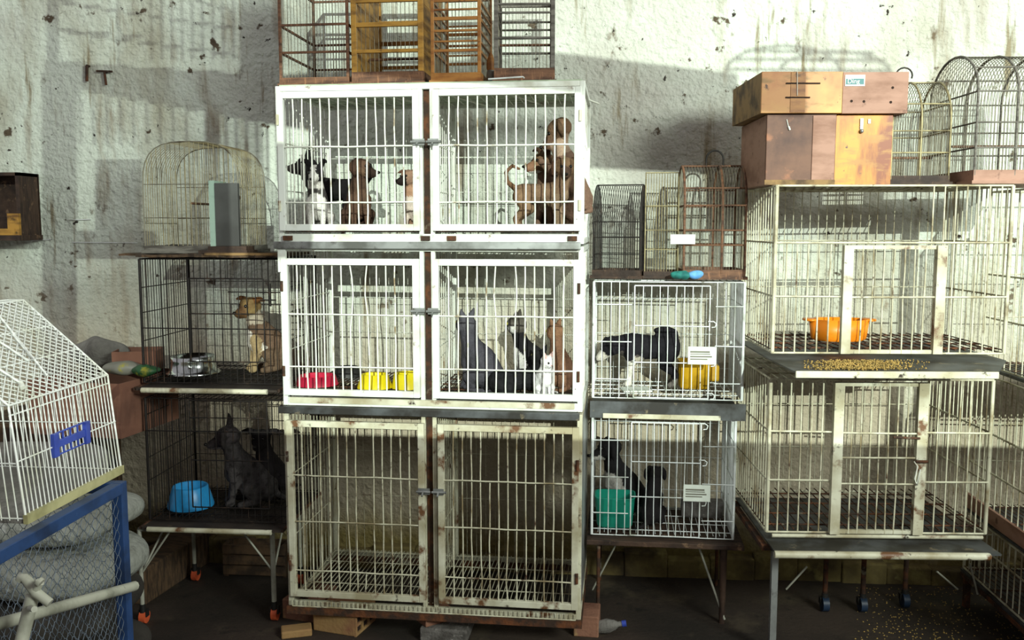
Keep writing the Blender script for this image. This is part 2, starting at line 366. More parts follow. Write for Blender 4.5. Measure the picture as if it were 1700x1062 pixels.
# bricks under the bank
def holed_brick(name,label,m,loc,rz,L,Wd,H,hm=None,group=None):
    r=thing(name,label,'brick',loc,rz,group)
    MB().box(0,L-.002,0,Wd,0,H).build('body',m,r,bevel=.004)
    t=.012; g=MB().box(L-.002,L+.006,0,Wd,0,t).box(L-.002,L+.006,0,Wd,H-t,H).box(L-.002,L+.006,0,Wd,H/2-t/2,H/2+t/2)
    for k in range(4):
        y=k*(Wd-t)/3
        for z0,z1 in ((t,H/2-t/2),(H/2+t/2,H-t)): g.box(L-.002,L+.006,y,y+t,z0,z1)
    g.build('holed_end',hm or m,r)
    MB().box(L-.0025,L-.001,.004,Wd-.004,.004,H-.004).build('hollow','slot',r,label='dark sheet for the shade in the hollow cells')  # flat dark sheet stands in for the shade inside the cells
    return r
p=MF.o
zb2=zb[2]-.03
zbr=max(zb2,.03)

def on_floor(px,py): d=ray(px,py); return CAM+d*(-CAM.z/d.z)
q=on_floor(520,1046)
holed_brick('hollow_brick','pale hollow clay brick with its holed end showing, under the bank left corner','brickpale',(q.x,q.y,0),R(-14),.19,.17,zbr-.004)
q=on_floor(466,1030)
tag(MB().box(0,.15,0,.2,0,zbr-.004).build('solid_brick','brick',None,(q.x,q.y+.02,0),R(-14),.006),'plain reddish brick beside the table caster, under the left corner of the kennel bank','brick')
q=on_floor(470,1058)
tag(MB().box(0,.12,0,.07,0,.03).build('brick_piece','brickpale',None,(q.x,q.y-.02,0),R(20),.005),'broken flat brick piece lying in front of the two bricks','brick')
q=on_floor(697,1064)
tag(MB().box(0,.19,0,.2,0,zbr*.6).build('concrete_block','concrete',None,(q.x,q.y,0),R(-3),.006),'rough grey concrete block under the centre of the kennel bank','block')
tag(MB().box(-.075,.075,-.05,.05,0,zbr*.4-.004).build('half_brick','brick',None,(q.x+.05,q.y+.09,zbr*.6),R(40),.004),'broken red brick turned cornerwise on top of the concrete block','brick')
q=on_floor(952,1062)
tag(MB().box(0,.1,0,.14,0,zbr-.004).build('foot_brick','brick',None,(q.x,q.y+.03,0),R(-4),.005),'dark red brick under the right corner of the kennel bank','brick')
# ---------------------------------------------------------------- wire cages
def wire_cage(label,Fr,u0,v0,z0,W,D,H,wm,rw,rr,nf,ns,nb,segs,side_rails,door=None,top=True,group=None,front_top=None,corner=.006,name='wire_cage',floor_m=None,cornerm=None):
    """segs: (u0,u1,[rail z]) rails of the front; door: dict"""
    r=thing(name,label,'cage',Fr.w(u0,v0,z0),Fr.a,group)
    fr=MB()
    for u in (0,W):
        for v in (0,D): fr.bar((u,v,0),(u,v,H),corner,6)
    for z in (0,H):
        for v in (0,D): fr.bar((0,v,z),(W,v,z),rr,6)
        for u in (0,W): fr.bar((u,0,z),(u,D,z),rr,6)
    fr.build('frame',cornerm or wm,r)
    g=MB()
    for i in range(1,nf):
        u=W*i/nf; lo,hi=0,H
        if front_top is not None and front_top(i): hi=front_top(i)
        if door and door['u0']-.004<u<door['u1']+.004:
            if door['z0']>.03: g.bar((u,0,0),(u,0,door['z0']),rw)
            if hi>door['z1']+.03: g.bar((u,0,door['z1']),(u,0,hi),rw)
            continue
        g.bar((u,0,lo),(u+random.uniform(-.002,.002),0,hi),rw)
    for a,b,zs in segs:
        for z in zs: g.bar((a,-.004,z),(b,-.004,z+random.uniform(-.002,.002)),rr)
    g.build('front_bars',wm,r)
    for u in (0,W):
        MB().grid((u,0,0),(0,D,0),(0,0,H),ns,rw*.85,[z/H for z in side_rails],rr*.85).build('side_bars',wm,r)
    MB().grid((0,D,0),(W,0,0),(0,0,H),nb,rw*.55,[z/H for z in side_rails],rr*.6).build('back_bars',wm,r)
    MB().grid((0,0,.012),(W,0,0),(0,D,0),nb,rw*.8,(.1,.35,.6,.85),rr,4).build('floor_grid',floor_m or wm,r)
    if top: MB().grid((0,0,H),(W,0,0),(0,D,0),nb,rw*.8,(.25,.5,.75),rr,4).build('top_bars',wm,r)
    if door:
        d=door; t=d['t']; m=d.get('m',wm); y0,y1=-.014,.0
        if d.get('tube'):
            db=MB().box(d['u0'],d['u0']+t,y0-.01,y1,d['z0'],d['z1']).box(d['u1']-t,d['u1'],y0-.01,y1,d['z0'],d['z1'])
            th=d.get('th',t*.5)
            db.box(d['u0']+t,d['u1']-t,y0,y1,d['z1']-th,d['z1']).box(d['u0']+t,d['u1']-t,y0,y1,d['z0'],d['z0']+th)
        else:
            y=-.012; q=[(d['u0'],y,d['z0']),(d['u1'],y,d['z0']),(d['u1'],y,d['z1']),(d['u0'],y,d['z1'])]
            db=MB(); [db.bar(q[i],q[(i+1)%4],t,6) for i in range(4)]
        do=db.build('door',m,r)
        g=MB(); a,b=d['u0']+(t if d.get('tube') else 0),d['u1']-(t if d.get('tube') else 0)
        for i in range(1,d['n']):
            u=a+(b-a)*i/d['n']; g.tube([(u+random.uniform(-.002,.002),-.012,d['z0']+(d['z1']-d['z0'])*k/4) for k in range(5)],rw)
        for z in d['rails']: g.bar((a,-.016,z),(b,-.016,z+random.uniform(-.002,.002)),rr)
        g.build('door_bars',wm,do)
        if d.get('hooks'):
            for z in d['hooks']:
                u=d['u1']; MB().tube([(u-.006,-.02,z+.01),(u+.015,-.02,z+.01),(u+.026,-.02,z+.002),(u+.022,-.02,z-.012),(u+.008,-.02,z-.014)],.0026).build('hook',m,do)
        if d.get('latch'): 
            u,z=d['latch']; MB().bar((u-.03,-.022,z),(u+.035,-.022,z),.003).bar((u-.03,-.022,z-.03),(u+.035,-.022,z-.03),.003).bar((u+.012,-.026,z+.035),(u+.012,-.026,z-.055),.005).build('latch',m,do)
    return r
def card(r,u0,u1,z0,z1):
    c=MB().box(u0,u1,-.03,-.026,z0,z1).build('name_card','card',r,label='white printed card')
    g=MB(); h=z1-z0; w=u1-u0
    for f,t,x in ((.66,.06,.78),(.56,.03,.8),(.40,.05,.86),(.26,.04,.7)): g.box(u0+.08*w,u0+x*w,-.0312,-.0295,z0+h*f,z0+h*(f+t*1.6))
    g.build('print','cardink',c,label='grey printed lines')
# left stack
def lz(py,v=0,px=350): return LF.z(px,py,v)
lu=lambda px,v=0: LF.u(px,560,v)
Wl=.585
z1=lz(636); H1=lz(430)-z1
wire_cage('black wire cage with a tan dog and a steel bowl, below the plank shelf',LF,0,0,z1,Wl,.45,H1,'blackwire',.0018,.0026,21,20,24,[(0,Wl,[lz(545)-z1]),(Wl*.62,Wl,[lz(484)-z1])],[lz(478)-z1,lz(520)-z1,lz(567)-z1],
  door=dict(u0=lu(318),u1=lu(441),z0=.09,z1=lz(462)-z1,t=.003,n=9,rails=[lz(520)-z1],latch=(lu(449),lz(484)-z1)),group=None)
z2=lz(864); H2=lz(662)-z2
wire_cage('black wire cage with two dark dogs and a blue bowl, lowest of the left stack',LF,0,0,z2,Wl,.45,H2,'blackwire',.0018,.0026,21,20,24,[(0,Wl,[lz(716)-z2])],[lz(690)-z2,lz(762)-z2,lz(800)-z2],
  door=dict(u0=lu(312),u1=lu(441),z0=.06,z1=lz(664)-z2,t=.003,n=9,rails=[lz(692)-z2,lz(762)-z2]))
for zz,lab in ((z1,'shallow dark tray with a pale front rail, under the cage of the tan dog'),(z2,'shallow dark tray with a pale front rail, under the cage of the two dark dogs')):
    r=thing('droppings_tray',lab,'tray',LF.w(0,-.06,zz-.022),LF.a)
    MB().box(-.01,Wl-.01,0,.52,0,.008).build('tray_sheet','dirt_tray',r)
    MB().bar((.02,-.006,.002),(Wl-.05,-.006,.002),.011,8).build('front_rail','white_dirty',r,label='pale chipped front rail')
    MB().bar((-.012,.0,.006),(-.012,.52,.006),.007,6).bar((Wl-.006,0,.006),(Wl-.006,.52,.006),.007,6).build('side_rail','rust',r)
# trolley stand
def trolley(label,Fr,legs,zt_,wheelm,m,braces):
    r=thing('folding_stand',label,'stand',Fr.w(0,0,0),Fr.a)
    us=[l[0] for l in legs]; vs=[l[1] for l in legs]
    fb=MB()
    for v in (min(vs),max(vs)): fb.bar((min(us),v,zt_),(max(us),v,zt_),.009,8)
    for u in (min(us),max(us)): fb.bar((u,min(vs),zt_),(u,max(vs),zt_),.009,8)
    fb.build('top_frame',m,r)
    for u,v,rad in legs:
        l=MB().bar((u,v,.075 if wheelm else 0),(u,v,zt_),rad,8).build('leg',m,r)
        if wheelm:
            MB().bar((u,v,.05),(u,v,.085),.012,8).box(u-.018,u+.018,v-.004,v+.02,.03,.06).build('caster_fork','darkplastic',l)
            MB().bar((u-.012,v+.01,.028),(u+.012,v+.01,.028),.028,16).build('caster_wheel',wheelm,l)
    for p,q in braces: MB().bar(p,q,.0045,6).build('brace',m,r)
    return r
q=on_floor(238,1035)-LF.o; q2=on_floor(456,1030)-LF.o
zs=z2-.032
trolley('folding stand on orange casters carrying the left stack of black wire cages',LF,[(q.x,q.y,.009),(q2.x,q2.y,.011),(q.x+.02,.42,.009),(q2.x-.01,.42,.009)],zs,'casterorange','greypipe',
  [((q.x,q.y,zs-.19),(q.x+.13,q.y+.0,zs-.005)),((q2.x,q2.y,zs-.19),(q2.x-.14,q2.y,zs-.005)),((q.x,q.y,zs-.19),(q.x+.02,.22,zs-.01)),((q2.x,q2.y,zs-.2),(q2.x,.2,zs-.01))])
# plank shelf and what stands on it
zs2=z1+H1+.004
r=thing('plank_shelf','warped brown plank laid over the upper black wire cage, sticking out left','plank',LF.w(0,0,zs2),LF.a)
g=MB(); n=24; x0=lu(178); x1=Wl-.005
rows=[]
for i in range(n+1):
    u=x0+(x1-x0)*i/n; wob=.002*math.sin(i*1.7)+.003*math.sin(i*.6)
    v0=(-.03 if u>-.02 else .12)+.006*math.sin(i*2.3); v1=.40
    t=.012 if u<-.02 else .016
    rows.append([(u,v0,wob*.3+.004),(u,v1,.004),(u,v1,t),(u,v0,t+wob)])
vs=[p for q_ in rows for p in q_]; fs=[(i*4+a,i*4+(a+1)%4,(i+1)*4+(a+1)%4,(i+1)*4+a) for i in range(n) for a in range(4)]+[(0,1,2,3),(n*4+3,n*4+2,n*4+1,n*4)]
g.add(vs,fs).build('plank','bark',r)
MB().box(lu(350),x1,-.035,-.02,.012,.022).build('edge_splinter','boxedge',r,label='pale splintered edge strip')
zsh=zs2+.018
def arch_cage(label,loc,rz,W,D,Hs,Ha,ribs,wm,fm,basem,nw,ne,rails,end_rails,baseh=.035,rw=.0011,rf=.005,perches=(),handle=False,group=None,pointy=0,sq=0,door=False,mid=None,topm=None):
    r=thing('bird_cage',label,'bird cage',loc,rz,group)
    MB().box(-.012,W+.012,-.012,D+.012,0,.012).box(-.004,W+.004,-.004,.008,.012,baseh).box(-.004,W+.004,D-.008,D+.004,.012,baseh).box(-.004,.008,.008,D-.008,.012,baseh).box(W-.008,W+.004,.008,D-.008,.012,baseh).build('base',basem,r)
    def prof(u,k=14):
        pts=[(u,0,baseh*.6),(u,0,baseh+Hs*.5),(u,0,baseh+Hs)]
        for i in range(1,k):
            t=math.pi*i/k; y=D/2-D/2*math.cos(t); zz=math.sin(t)
            if pointy: zz=(1-pointy)*zz+pointy*(1-abs(2*y/D-1))
            if sq: c_=math.cos(t); y=D/2-D/2*math.copysign(abs(c_)**sq,c_); zz=zz**sq
            pts.append((u,y,baseh+Hs+Ha*zz))
        return pts+[(u,D,baseh+Hs),(u,D,baseh+Hs*.5),(u,D,baseh*.6)]
    for f in ribs: MB().tube(prof(W*f),rf,6).build('rib_arch',fm,r)
    g=MB()
    for i in range(nw+1): g.tube(prof(W*i/nw,10),rw,4)
    g.build('arch_wires',wm,r)
    def yz(z): # half width at height z
        if z<=baseh+Hs: return D/2
        s=min(1,(z-baseh-Hs)/Ha); return D/2*math.sqrt(max(0,1-s*s))
    g=MB()
    for z in rails:
        hw=yz(z)
        for y in (D/2-hw,D/2+hw): MB().bar((0,y,z),(W,y,z),rf*.7).build('rail',fm,r)
    g.bar((0,D/2,baseh+Hs+Ha),(W,D/2,baseh+Hs+Ha),rf*.9); g.build('ridge_rail',fm,r)
    for z in end_rails:
        hw=yz(z)
        for f in (0,1): MB().bar((W*f,D/2-hw,z),(W*f,D/2+hw,z),rf*.7).build('end_rail',fm,r)
    for f in (0,1):
        g=MB()
        for i in range(1,ne):
            y=D*i/ne; s=2*y/D-1
            zz=math.sqrt(max(0,1-s*s))
            if pointy: zz=(1-pointy)*zz+pointy*(1-abs(s))
            if sq: zz=max(0,1-abs(s)**(2/sq))**(sq/2)
            g.bar((W*f,y,baseh*.6),(W*f,y,baseh+Hs+Ha*zz),rw,4)
        g.build('end_wires',wm,r)
    for (z,y) in perches: MB().bar((.004,D*y,z),(W-.004,D*y,z),.005,6).build('perch','wood_brown',r)
    if handle: 
        c=W*.55; MB().tube([(c-.035,D/2,baseh+Hs+Ha)]+[(c-.035*math.cos(t*math.pi/8),D/2,baseh+Hs+Ha+.03+.035*math.sin(t*math.pi/8)) for t in range(9)]+[(c+.035,D/2,baseh+Hs+Ha)],.004,6).build('handle','blackwire',r)
    if door:
        MB().grid((W*.3,-.006,baseh+.01),(W*.35,0,0),(0,0,.09),7,.0015,(0,1),.0022,4).build('door',wm,r)
    return r
a0=LF.u(235,400,.02); a1=LF.u(398,300,.02); zt_=LF.z(320,234,.02)
Hh=zt_-zsh
arch_cage('round-topped pale wire bird cage on the plank shelf',LF.w(a1-.01,.03,zsh),math.pi/2,.30,a1-a0-.02,Hh*.58-.03,Hh*.42,(0,1),'goldwire','dullwire','wood_grey',15,20,(.12,),(zsh*0+Hh*.32,Hh*.62),.03,.0013,.0025,perches=((Hh*.45,.5),),sq=.66)
for o in bpy.data.objects:
    if o.name.startswith('perch'): pass
# slate panel standing in front, on a block
u0=LF.u(356,400,-.01); u1=LF.u(400,400,-.01); zb_=LF.z(370,396,-.01); ztp=LF.z(370,304,-.01)
r=thing('dark_panel','dark grey upright panel with a mint edge, in front of the round-topped bird cage','panel',LF.w(0,0,zsh),LF.a)
MB().box(u0+.012,u1-.002,-.024,-.004,.03,ztp-zsh).build('panel','slate',r,bevel=.002)
MB().box(u0-.012,u0+.011,-.02,.10,.03,ztp-zsh+.01).build('edge_board','mint',r,label='pale mint edge board')
MB().box(LF.u(330,400,-.02),u1+.03,-.028,.09,.0,.014).box(u0-.02,u1+.028,-.028,.06,.014,.03).build('block','wood_dark',r)
# right pair of white wire cages
rz=lambda py,v=0,px=1110: RF.z(px,py,v)
ru=lambda px,v=0: RF.u(px,600,v)
Wr=ru(1233); z3=rz(662); H3=rz(468)-z3
wc=wire_cage('white wire cage with a black-and-white dog and a yellow tub, upper of the pair',RF,0,0,z3,Wr,.40,H3,'whitewire',.0021,.0026,17,16,22,
  [(0,ru(1048),[rz(568)-z3,rz(630)-z3,rz(506)-z3]),(ru(1186),Wr,[rz(573)-z3,rz(635)-z3,rz(508)-z3])],[rz(508)-z3,rz(573)-z3,rz(635)-z3],
  door=dict(u0=ru(1052),u1=ru(1176),z0=.006,z1=rz(474)-z3,t=.003,n=9,rails=[rz(540)-z3,rz(601)-z3],hooks=[rz(536)-z3,rz(600)-z3,rz(654)-z3]))
card(wc,ru(1141),ru(1187),rz(602)-z3,rz(573)-z3)
z4=rz(891); H4=rz(694)-z4
wc=wire_cage('white wire cage with a puppy at a teal tub, lower of the pair',RF,0,0,z4,ru(1224),.40,H4,'whitewire',.0021,.0026,17,16,22,
  [(0,ru(1046),[rz(733)-z4,rz(794)-z4,rz(854)-z4]),(ru(1170),ru(1224),[rz(739)-z4,rz(801)-z4,rz(862)-z4])],[rz(735)-z4,rz(798)-z4,rz(858)-z4],
  door=dict(u0=ru(1050),u1=ru(1166),z0=.006,z1=rz(701)-z4,t=.003,n=9,rails=[rz(766)-z4,rz(824)-z4],hooks=[rz(704)-z4,rz(764)-z4,rz(830)-z4]))
card(wc,ru(1138),ru(1183),rz(827)-z4,rz(800)-z4)
r=thing('droppings_tray','dark tray with a dull white front bar between the two white wire cages','tray',RF.w(0,-.05,z4+H4+.006),RF.a)
MB().box(-.01,Wr+.01,0,.47,0,.006).box(-.01,Wr+.01,0,.006,.006,z3-z4-H4-.012).build('tray_sheet','gal_dark',r)
MB().box(ru(1002),ru(1196),-.008,-.001,.0,.02).build('front_bar','white_dirty',r,bevel=.002,label='dull white front bar')
r=thing('cage_table','dark brown low table with spindly legs under the pair of white wire cages','table',RF.w(0,0,0),RF.a)
zt_=z4-.008
MB().box(-.02,Wr+.02,-.05,.43,zt_-.022,zt_).build('table_top','wood_dark',r,bevel=.003)
q=on_floor(1222,1050)-RF.o
for u,v,m_ in ((Wr-.06,-.02,'wood_dark'),(.03,-.02,'rust'),(Wr-.04,.38,'rust'),(.03,.38,'rust')):
    MB().bar((u,v,0),(u,v,zt_-.02),.012 if m_=='wood_dark' else .008,6,.016 if m_=='wood_dark' else None).build('leg',m_,r)
MB().bar((Wr-.16,.05,zt_-.03),(Wr-.05,-.03,.02),.005,6).bar((.1,-.02,zt_-.03),(.005,.05,.09),.004,6).build('brace','greypipe',r)
# shelf bird cages on the white pair
zc=z3+H3+.008
c0=RF.at(978,452,.12)[0]
arch_cage('dark narrow bird cage with an arched wire top, beside the white kennel bank',RF.w(RF.u(984,452,.08),.10,zc),R(-11),.195,.2,.20,.155,(0,1),'blackwire','blackwire','wood_dark',20,14,(.1,.17,.235),(.1,.235),.035,.0013,.0026)
arch_cage('pale yellowish wire bird cage with a pointed top, middle of the three',RF.w(RF.u(1070,452,.1),.10,zc),R(-4),.135,.19,.23,.18,(0,1),'goldwire','goldwire','wood_dark',12,12,(.12,.2,.3),(.2,.3),.03,.0013,.0028,pointy=.45)
cg=arch_cage('brown wood-framed arched bird cage with a carrying loop, rightmost of three',RF.w(RF.u(1135,452,.04),.05,zc),R(0),.245,.27,.26,.165,(0,.62,1),'dullwire','wood_brown','wood_brown',20,14,(.14,.2,.3,.37),(.14,.2,.3),.04,.0011,.0055,handle=True)
u0,u1=RF.u(1113,400,.03),RF.u(1154,400,.03); za,zb3=RF.z(1130,405,.03),RF.z(1130,389,.03)
tag(MB().box(0,u1-u0,0,.003,0,zb3-za).build('blank_card','card',None,RF.w(u0,.025,za),RF.a),'blank white card hanging on the bars between the two right bird cages','card')
# rag
def blob(name,m,loc,rx,ry,rz_,seed,parent=None,rz=0,amp=.25,n=18):
    b=MB(); b.ball((0,0,0),rx,ry,rz_,n); rr=np.random.default_rng(seed); k=rr.normal(size=(5,3))*3/ max(rx,ry); ph=rr.uniform(0,6,5)
    vs=[]
    for p in b.v:
        p=Vector(p); s=1+amp*sum(math.sin(p.x*k[i][0]+p.y*k[i][1]+p.z*k[i][2]*.6+ph[i]) for i in range(5))/3
        vs.append((p.x*s,p.y*s,p.z*s))
    b.v=vs; return b.build(name,m,parent,loc,rz,sub=1)
u0=RF.u(1116,455,-.01)
tag(blob('green_rag','rag',RF.w(RF.u(1131,456,0),.0,zc+.02),.042,.03,.016,3),'crumpled green rag at the foot of the bird cages, on the white wire cage','rag')
tag(blob('blue_rag','ragblue',RF.w(RF.u(1154,455,0),-.005,zc+.022),.032,.028,.018,4),'crumpled light blue rag beside the green rag','rag')
# ---------------------------------------------------------------- big cages on the right
bz=lambda py,v=0,px=1460: BF.z(px,py,v)
bu=lambda px,py=540,v=0: BF.u(px,py,v)
Wb=bu(1669); Db=.54
z5=bz(586); H5=bz(308)-z5
n5=21
bigU=wire_cage('big white barred cage with an orange basin inside, upper of the right stack',BF,0,0,z5,Wb,Db,H5,'bar_dirty',.0031,.0042,n5,14,24,
  [(0,Wb,[bz(403)-z5]),(0,bu(1400),[bz(492)-z5]),(bu(1555),Wb,[bz(493)-z5])],[bz(492)-z5,bz(403)-z5],
  door=dict(u0=bu(1394),u1=bu(1562),z0=.0,z1=bz(407)-z5,t=.034,tube=True,th=.014,n=8,rails=[bz(493)-z5],m='white_dirty'),
  front_top=lambda i:(H5 if i>13 else bz(403)-z5),corner=.0075,floor_m='rust',top=True)
z6=bz(884); H6=bz(630)-z6
Wb2=bu(1642,760)
bu0=bu(1276,760)
bigL=wire_cage('empty big white barred cage with a narrow door, lower of the right stack',BF,bu0,0,z6,Wb2-bu0,Db,H6,'bar_dirty',.0031,.0042,n5,14,24,
  [(0,bu(1385,760)-bu0,[bz(716)-z6,bz(797)-z6]),(bu(1525,760)-bu0,Wb2-bu0,[bz(717)-z6,bz(799)-z6])],[bz(717)-z6,bz(799)-z6],
  door=dict(u0=bu(1379,760)-bu0,u1=bu(1533,760)-bu0,z0=.0,z1=bz(634)-z6,t=.036,tube=True,th=.014,n=8,rails=[bz(717)-z6,bz(758)-z6,bz(801)-z6],m='white_dirty'),corner=.0075,floor_m='rust')
# wire keeper on the door
MB().tube([(bu(1512,760)-bu0,-.03,bz(762)-z6),(bu(1518,760)-bu0,-.032,bz(770)-z6),(bu(1514,760)-bu0,-.032,bz(790)-z6),(bu(1519,760)-bu0,-.03,bz(801)-z6),(bu(1523,760)-bu0,-.03,bz(775)-z6)],.003).build('wire_keeper','bar',bigL)
MB().bar((bu(1476,760)-bu0,-.03,bz(722)-z6),(bu(1520,760)-bu0,-.03,bz(724)-z6),.005).bar((bu(1515,760)-bu0,-.03,bz(762)-z6),(bu(1535,760)-bu0,-.03,bz(762)-z6),.006).build('bolt','rust',bigL)
zt5=z5-.028
def zplane(px,py,z): d=ray(px,py); return CAM+d*((z-CAM.z)/d.z)
def bl(p): q=p-BF.o; return q.dot(BF.U),q.dot(BF.V)
tl=bl(zplane(1320,618,zt5)); tr=bl(zplane(1652,618,zt5))
r=thing('droppings_tray','dark metal tray strewn with seed, sticking out under the upper big cage','tray',BF.w(0,0,zt5),BF.a)
vv=tl[1]
MB().box(-.005,Wb+.01,.0,Db,-.003,.003).add([(-.005,0,-.003),(Wb+.01,0,-.003),(tr[0],vv,-.003),(tl[0],vv,-.003),(-.005,0,.003),(Wb+.01,0,.003),(tr[0],vv,.003),(tl[0],vv,.003)],[(0,1,2,3),(4,7,6,5),(0,4,5,1),(1,5,6,2),(2,6,7,3),(3,7,4,0)]).build('tray_sheet','gal_dark',r)
MB().box(tl[0],tr[0],vv-.01,vv,-.018,.006).build('tray_lip','white_dirty',r,bevel=.003,label='pale worn tray lip')
zt6=z6-.035
tl6=bl(zplane(1285,917,zt6)); tr6=bl(zplane(1640,922,zt6))
r=thing('droppings_tray','grey tray with a white pipe front edge, under the lower big cage','tray',BF.w(0,0,zt6),BF.a)
MB().box(bu0-.0,Wb2,tl6[1],Db,-.004,.003).build('tray_sheet','gal_dark',r)
MB().bar((tl6[0],tl6[1]-.008,-.004),(tr6[0],tl6[1]-.008,-.004),.014,10).ball((tr6[0],tl6[1]-.008,-.004),.0142,n=10).build('front_pipe','white_dirty',r,label='white pipe front edge')
MB().bar((bu0+.02,-.004,.022),(Wb2-.01,-.004,.022),.008,6).bar((bu0,Db,.022),(Wb2,Db,.022),.008,6).build('cage_runner','white_dirty',r)
# seed on the tray
g=MB()
for i in range(1500):
    px=random.gauss(1425,42); py=random.uniform(599,614); 
    if not 1335<px<1560: continue
    u,v=bl(zplane(px,py,zt5+.006))
    a=random.uniform(0,3.14); l=.004; dx,dy=l*math.cos(a),l*math.sin(a)
    z=random.uniform(.0,.006)
    g.add([(u-dx,v-dy,z+.003),(u+dy*.5,v-dx*.5,z+.003),(u+dx,v+dy,z+.003),(u-dy*.5,v+dx*.5,z+.003),(u,v,z+.0062),(u,v,z)],[(0,1,4),(1,2,4),(2,3,4),(3,0,4),(1,0,5),(2,1,5),(3,2,5),(0,3,5)])
tag(g.build('spilled_seed','grain',None,BF.w(0,0,zt5+.003),BF.a),'spilled yellowish seed scattered on the dark tray of the upper big cage','seed',kind='stuff')
# stand under the big cages
r=thing('cage_stand','grey metal stand with thin braces and dark casters under the big barred cages','stand',BF.w(0,0,0),BF.a)
ql=on_floor(1266,1058)-BF.o; ul=ql.dot(BF.U)
zz=zt6-.012
MB().box(bu0-.02,Wb2+.01,-.02,.0,zz-.02,zz).box(bu0-.02,Wb2+.01,Db-.02,Db,zz-.02,zz).box(bu0-.02,bu0,0,Db-.02,zz-.02,zz).box(Wb2-.01,Wb2+.01,0,Db-.02,zz-.02,zz).build('top_frame','rust',r)
MB().box(ul-.012,ul+.012,-.016,.008,0.0,zz-.021).build('leg','galv',r)
for u,v in ((bu0+.36,.40),(bu0+.52,.40),(Wb2-.10,.45)):
    l=MB().bar((u,v,.08),(u,v,zz-.02),.011,8).build('leg','rust',r)
    MB().bar((u,v,.045),(u,v,.08),.014,8).box(u-.02,u+.02,v-.005,v+.02,.03,.06).build('caster_fork','darkplastic',l)
    MB().bar((u-.013,v,.032),(u+.013,v,.032),.032,16).build('caster_wheel','casterblue',l)
for (xa,ya,xb,yb,v) in ((1340,940,1305,978,.15),(1555,948,1590,978,.25),(1610,935,1623,986,.3)):
    a=BF.at(xa,ya,v); b_=BF.at(xb,yb,v); MB().bar((a[0],v,min(a[1],zz-.01)),(b_[0],v,max(.0,b_[1])),.004,6).build('brace','greypipe',r)
# far right cages (their left sides)
def faredge(z0,z1_,rails,lab,ybk,yfr,xw,board):
    r=thing('wire_cage',lab,'cage',(xw,yfr,z0),0)
    L=ybk-yfr; H=z1_-z0; Wd=.6
    fr=MB()
    for y in (0,L):
        for x in (0,Wd): fr.bar((x,y,0),(x,y,H),.006,6)
    for z in (0,H):
        for x in (0,Wd): fr.bar((x,0,z),(x,L,z),.004,6)
        for y in (0,L): fr.bar((0,y,z),(Wd,y,z),.004,6)
    fr.build('frame','bar_dirty',r)
    for x in (0,Wd): MB().grid((x,0,0),(0,L,0),(0,0,H),18,.0028,[f/H for f in rails],.004).build('side_bars','bar_dirty',r)
    MB().grid((0,L,0),(Wd,0,0),(0,0,H),20,.0022,[f/H for f in rails],.003).build('back_bars','bar_dirty',r)
    MB().grid((0,0,.01),(Wd,0,0),(0,L,0),26,.002,(.1,.4,.7,.95),.003,4).build('floor_grid','rust',r)
    if board: 
        MB().box(-.012,0.0,-.01,L,.0,.06).build('skirt_board','boxpink',r,label='faded pinkish board along the side')
    MB().box(-.01,Wd,-.01,L+.01,-.016,-.006).build('tray','gal_dark',r)
    return r
XW=1.66
zA=P(1655,800,3.9).z; zB=P(1655,618,3.9).z
faredge(zA-.12,zB,[.2,.36],'barred white cage at the right picture edge, lower one, with a pinkish side board',3.95,3.05,XW,True)
faredge(zB+.03,P(1690,315,3.7).z,[.2,.38],'barred white cage at the right picture edge, upper one, beside the big cage',3.95,3.05,XW+.03,False)
faredge(.16,zA-.15,[.15],'barred cage low at the right picture edge, near the floor',3.95,3.05,XW,False)
r=thing('cage_rack','rusty rack carrying the cages at the right picture edge','rack',(XW,3.05,0))
for x in (.0,.58):
    for y in (.02,.86): MB().box(x-.012,x+.012,y-.012,y+.012,0,.14).build('leg','rust',r)
MB().box(-.014,.6,.0,.9,.125,.142).build('rack_frame','rust',r)
# ---------------------------------------------------------------- boxes on the big cage
zbx=z5+H5+.006
def wbox(label,u0,u1,z0,z1,v0,D,rz,mats,cat='box'):
    W=u1-u0; H=z1-z0; t=.012
    r=thing('wooden_box',label,cat,BF.w(u0,v0,z0),BF.a+R(rz))
    MB().box(0,W,0,t,0,H).build('front_board',mats[0],r,bevel=.0015)
    MB().box(0,t,t,D,0,H).build('side_board',mats[1],r,bevel=.0015); MB().box(W-t,W,t,D,0,H).build('side_board',mats[1],r,bevel=.0015)
    MB().box(t,W-t,D-t,D,0,H).build('back_board',mats[1],r); MB().box(t,W-t,t,D-t,0,t).build('bottom_board',mats[1],r); MB().box(t,W-t,t,D-t,H-t,H).build('top_board',mats[1],r)
    return r,W,H
v0=.06
def B(px,py): return BF.at(px,py,v0)
zl0=zbx; zl1=BF.z(1330,190,v0)
ua,ub=B(1272,250)[0],B(1387,250)[0]
r,W,H=wbox('worn brown wooden box with a split front, under the orange box tied with string',ua,ub,zl0,zl1,v0,.42,0,('boxbrown','boxpink'))
x=W*.66; MB().box(x,W-.003,-.004,0,.012,H-.004).build('front_slat','boxpink',r,bevel=.001,label='separate lighter front slat')
MB().box(-.004,W,-.006,0,0,.018).build('bottom_lath','boxedge',r)
MB().bar((W*.28,-.003,H*.93),(W*.31,-.003,H*.82),.0015).bar((W*.31,-.004,H*.83),(W*.33,-.004,H*.78),.004).build('paint_drip','card',r)
ua,ub=B(1389,250)[0],B(1484,250)[0]
zr1=BF.z(1440,190,v0)
r,W,H=wbox('amber varnished wooden box with a small metal latch, under the box with the sticker',ua,ub,zl0,zr1,v0+.02,.4,0,('boxamber','boxpink'))
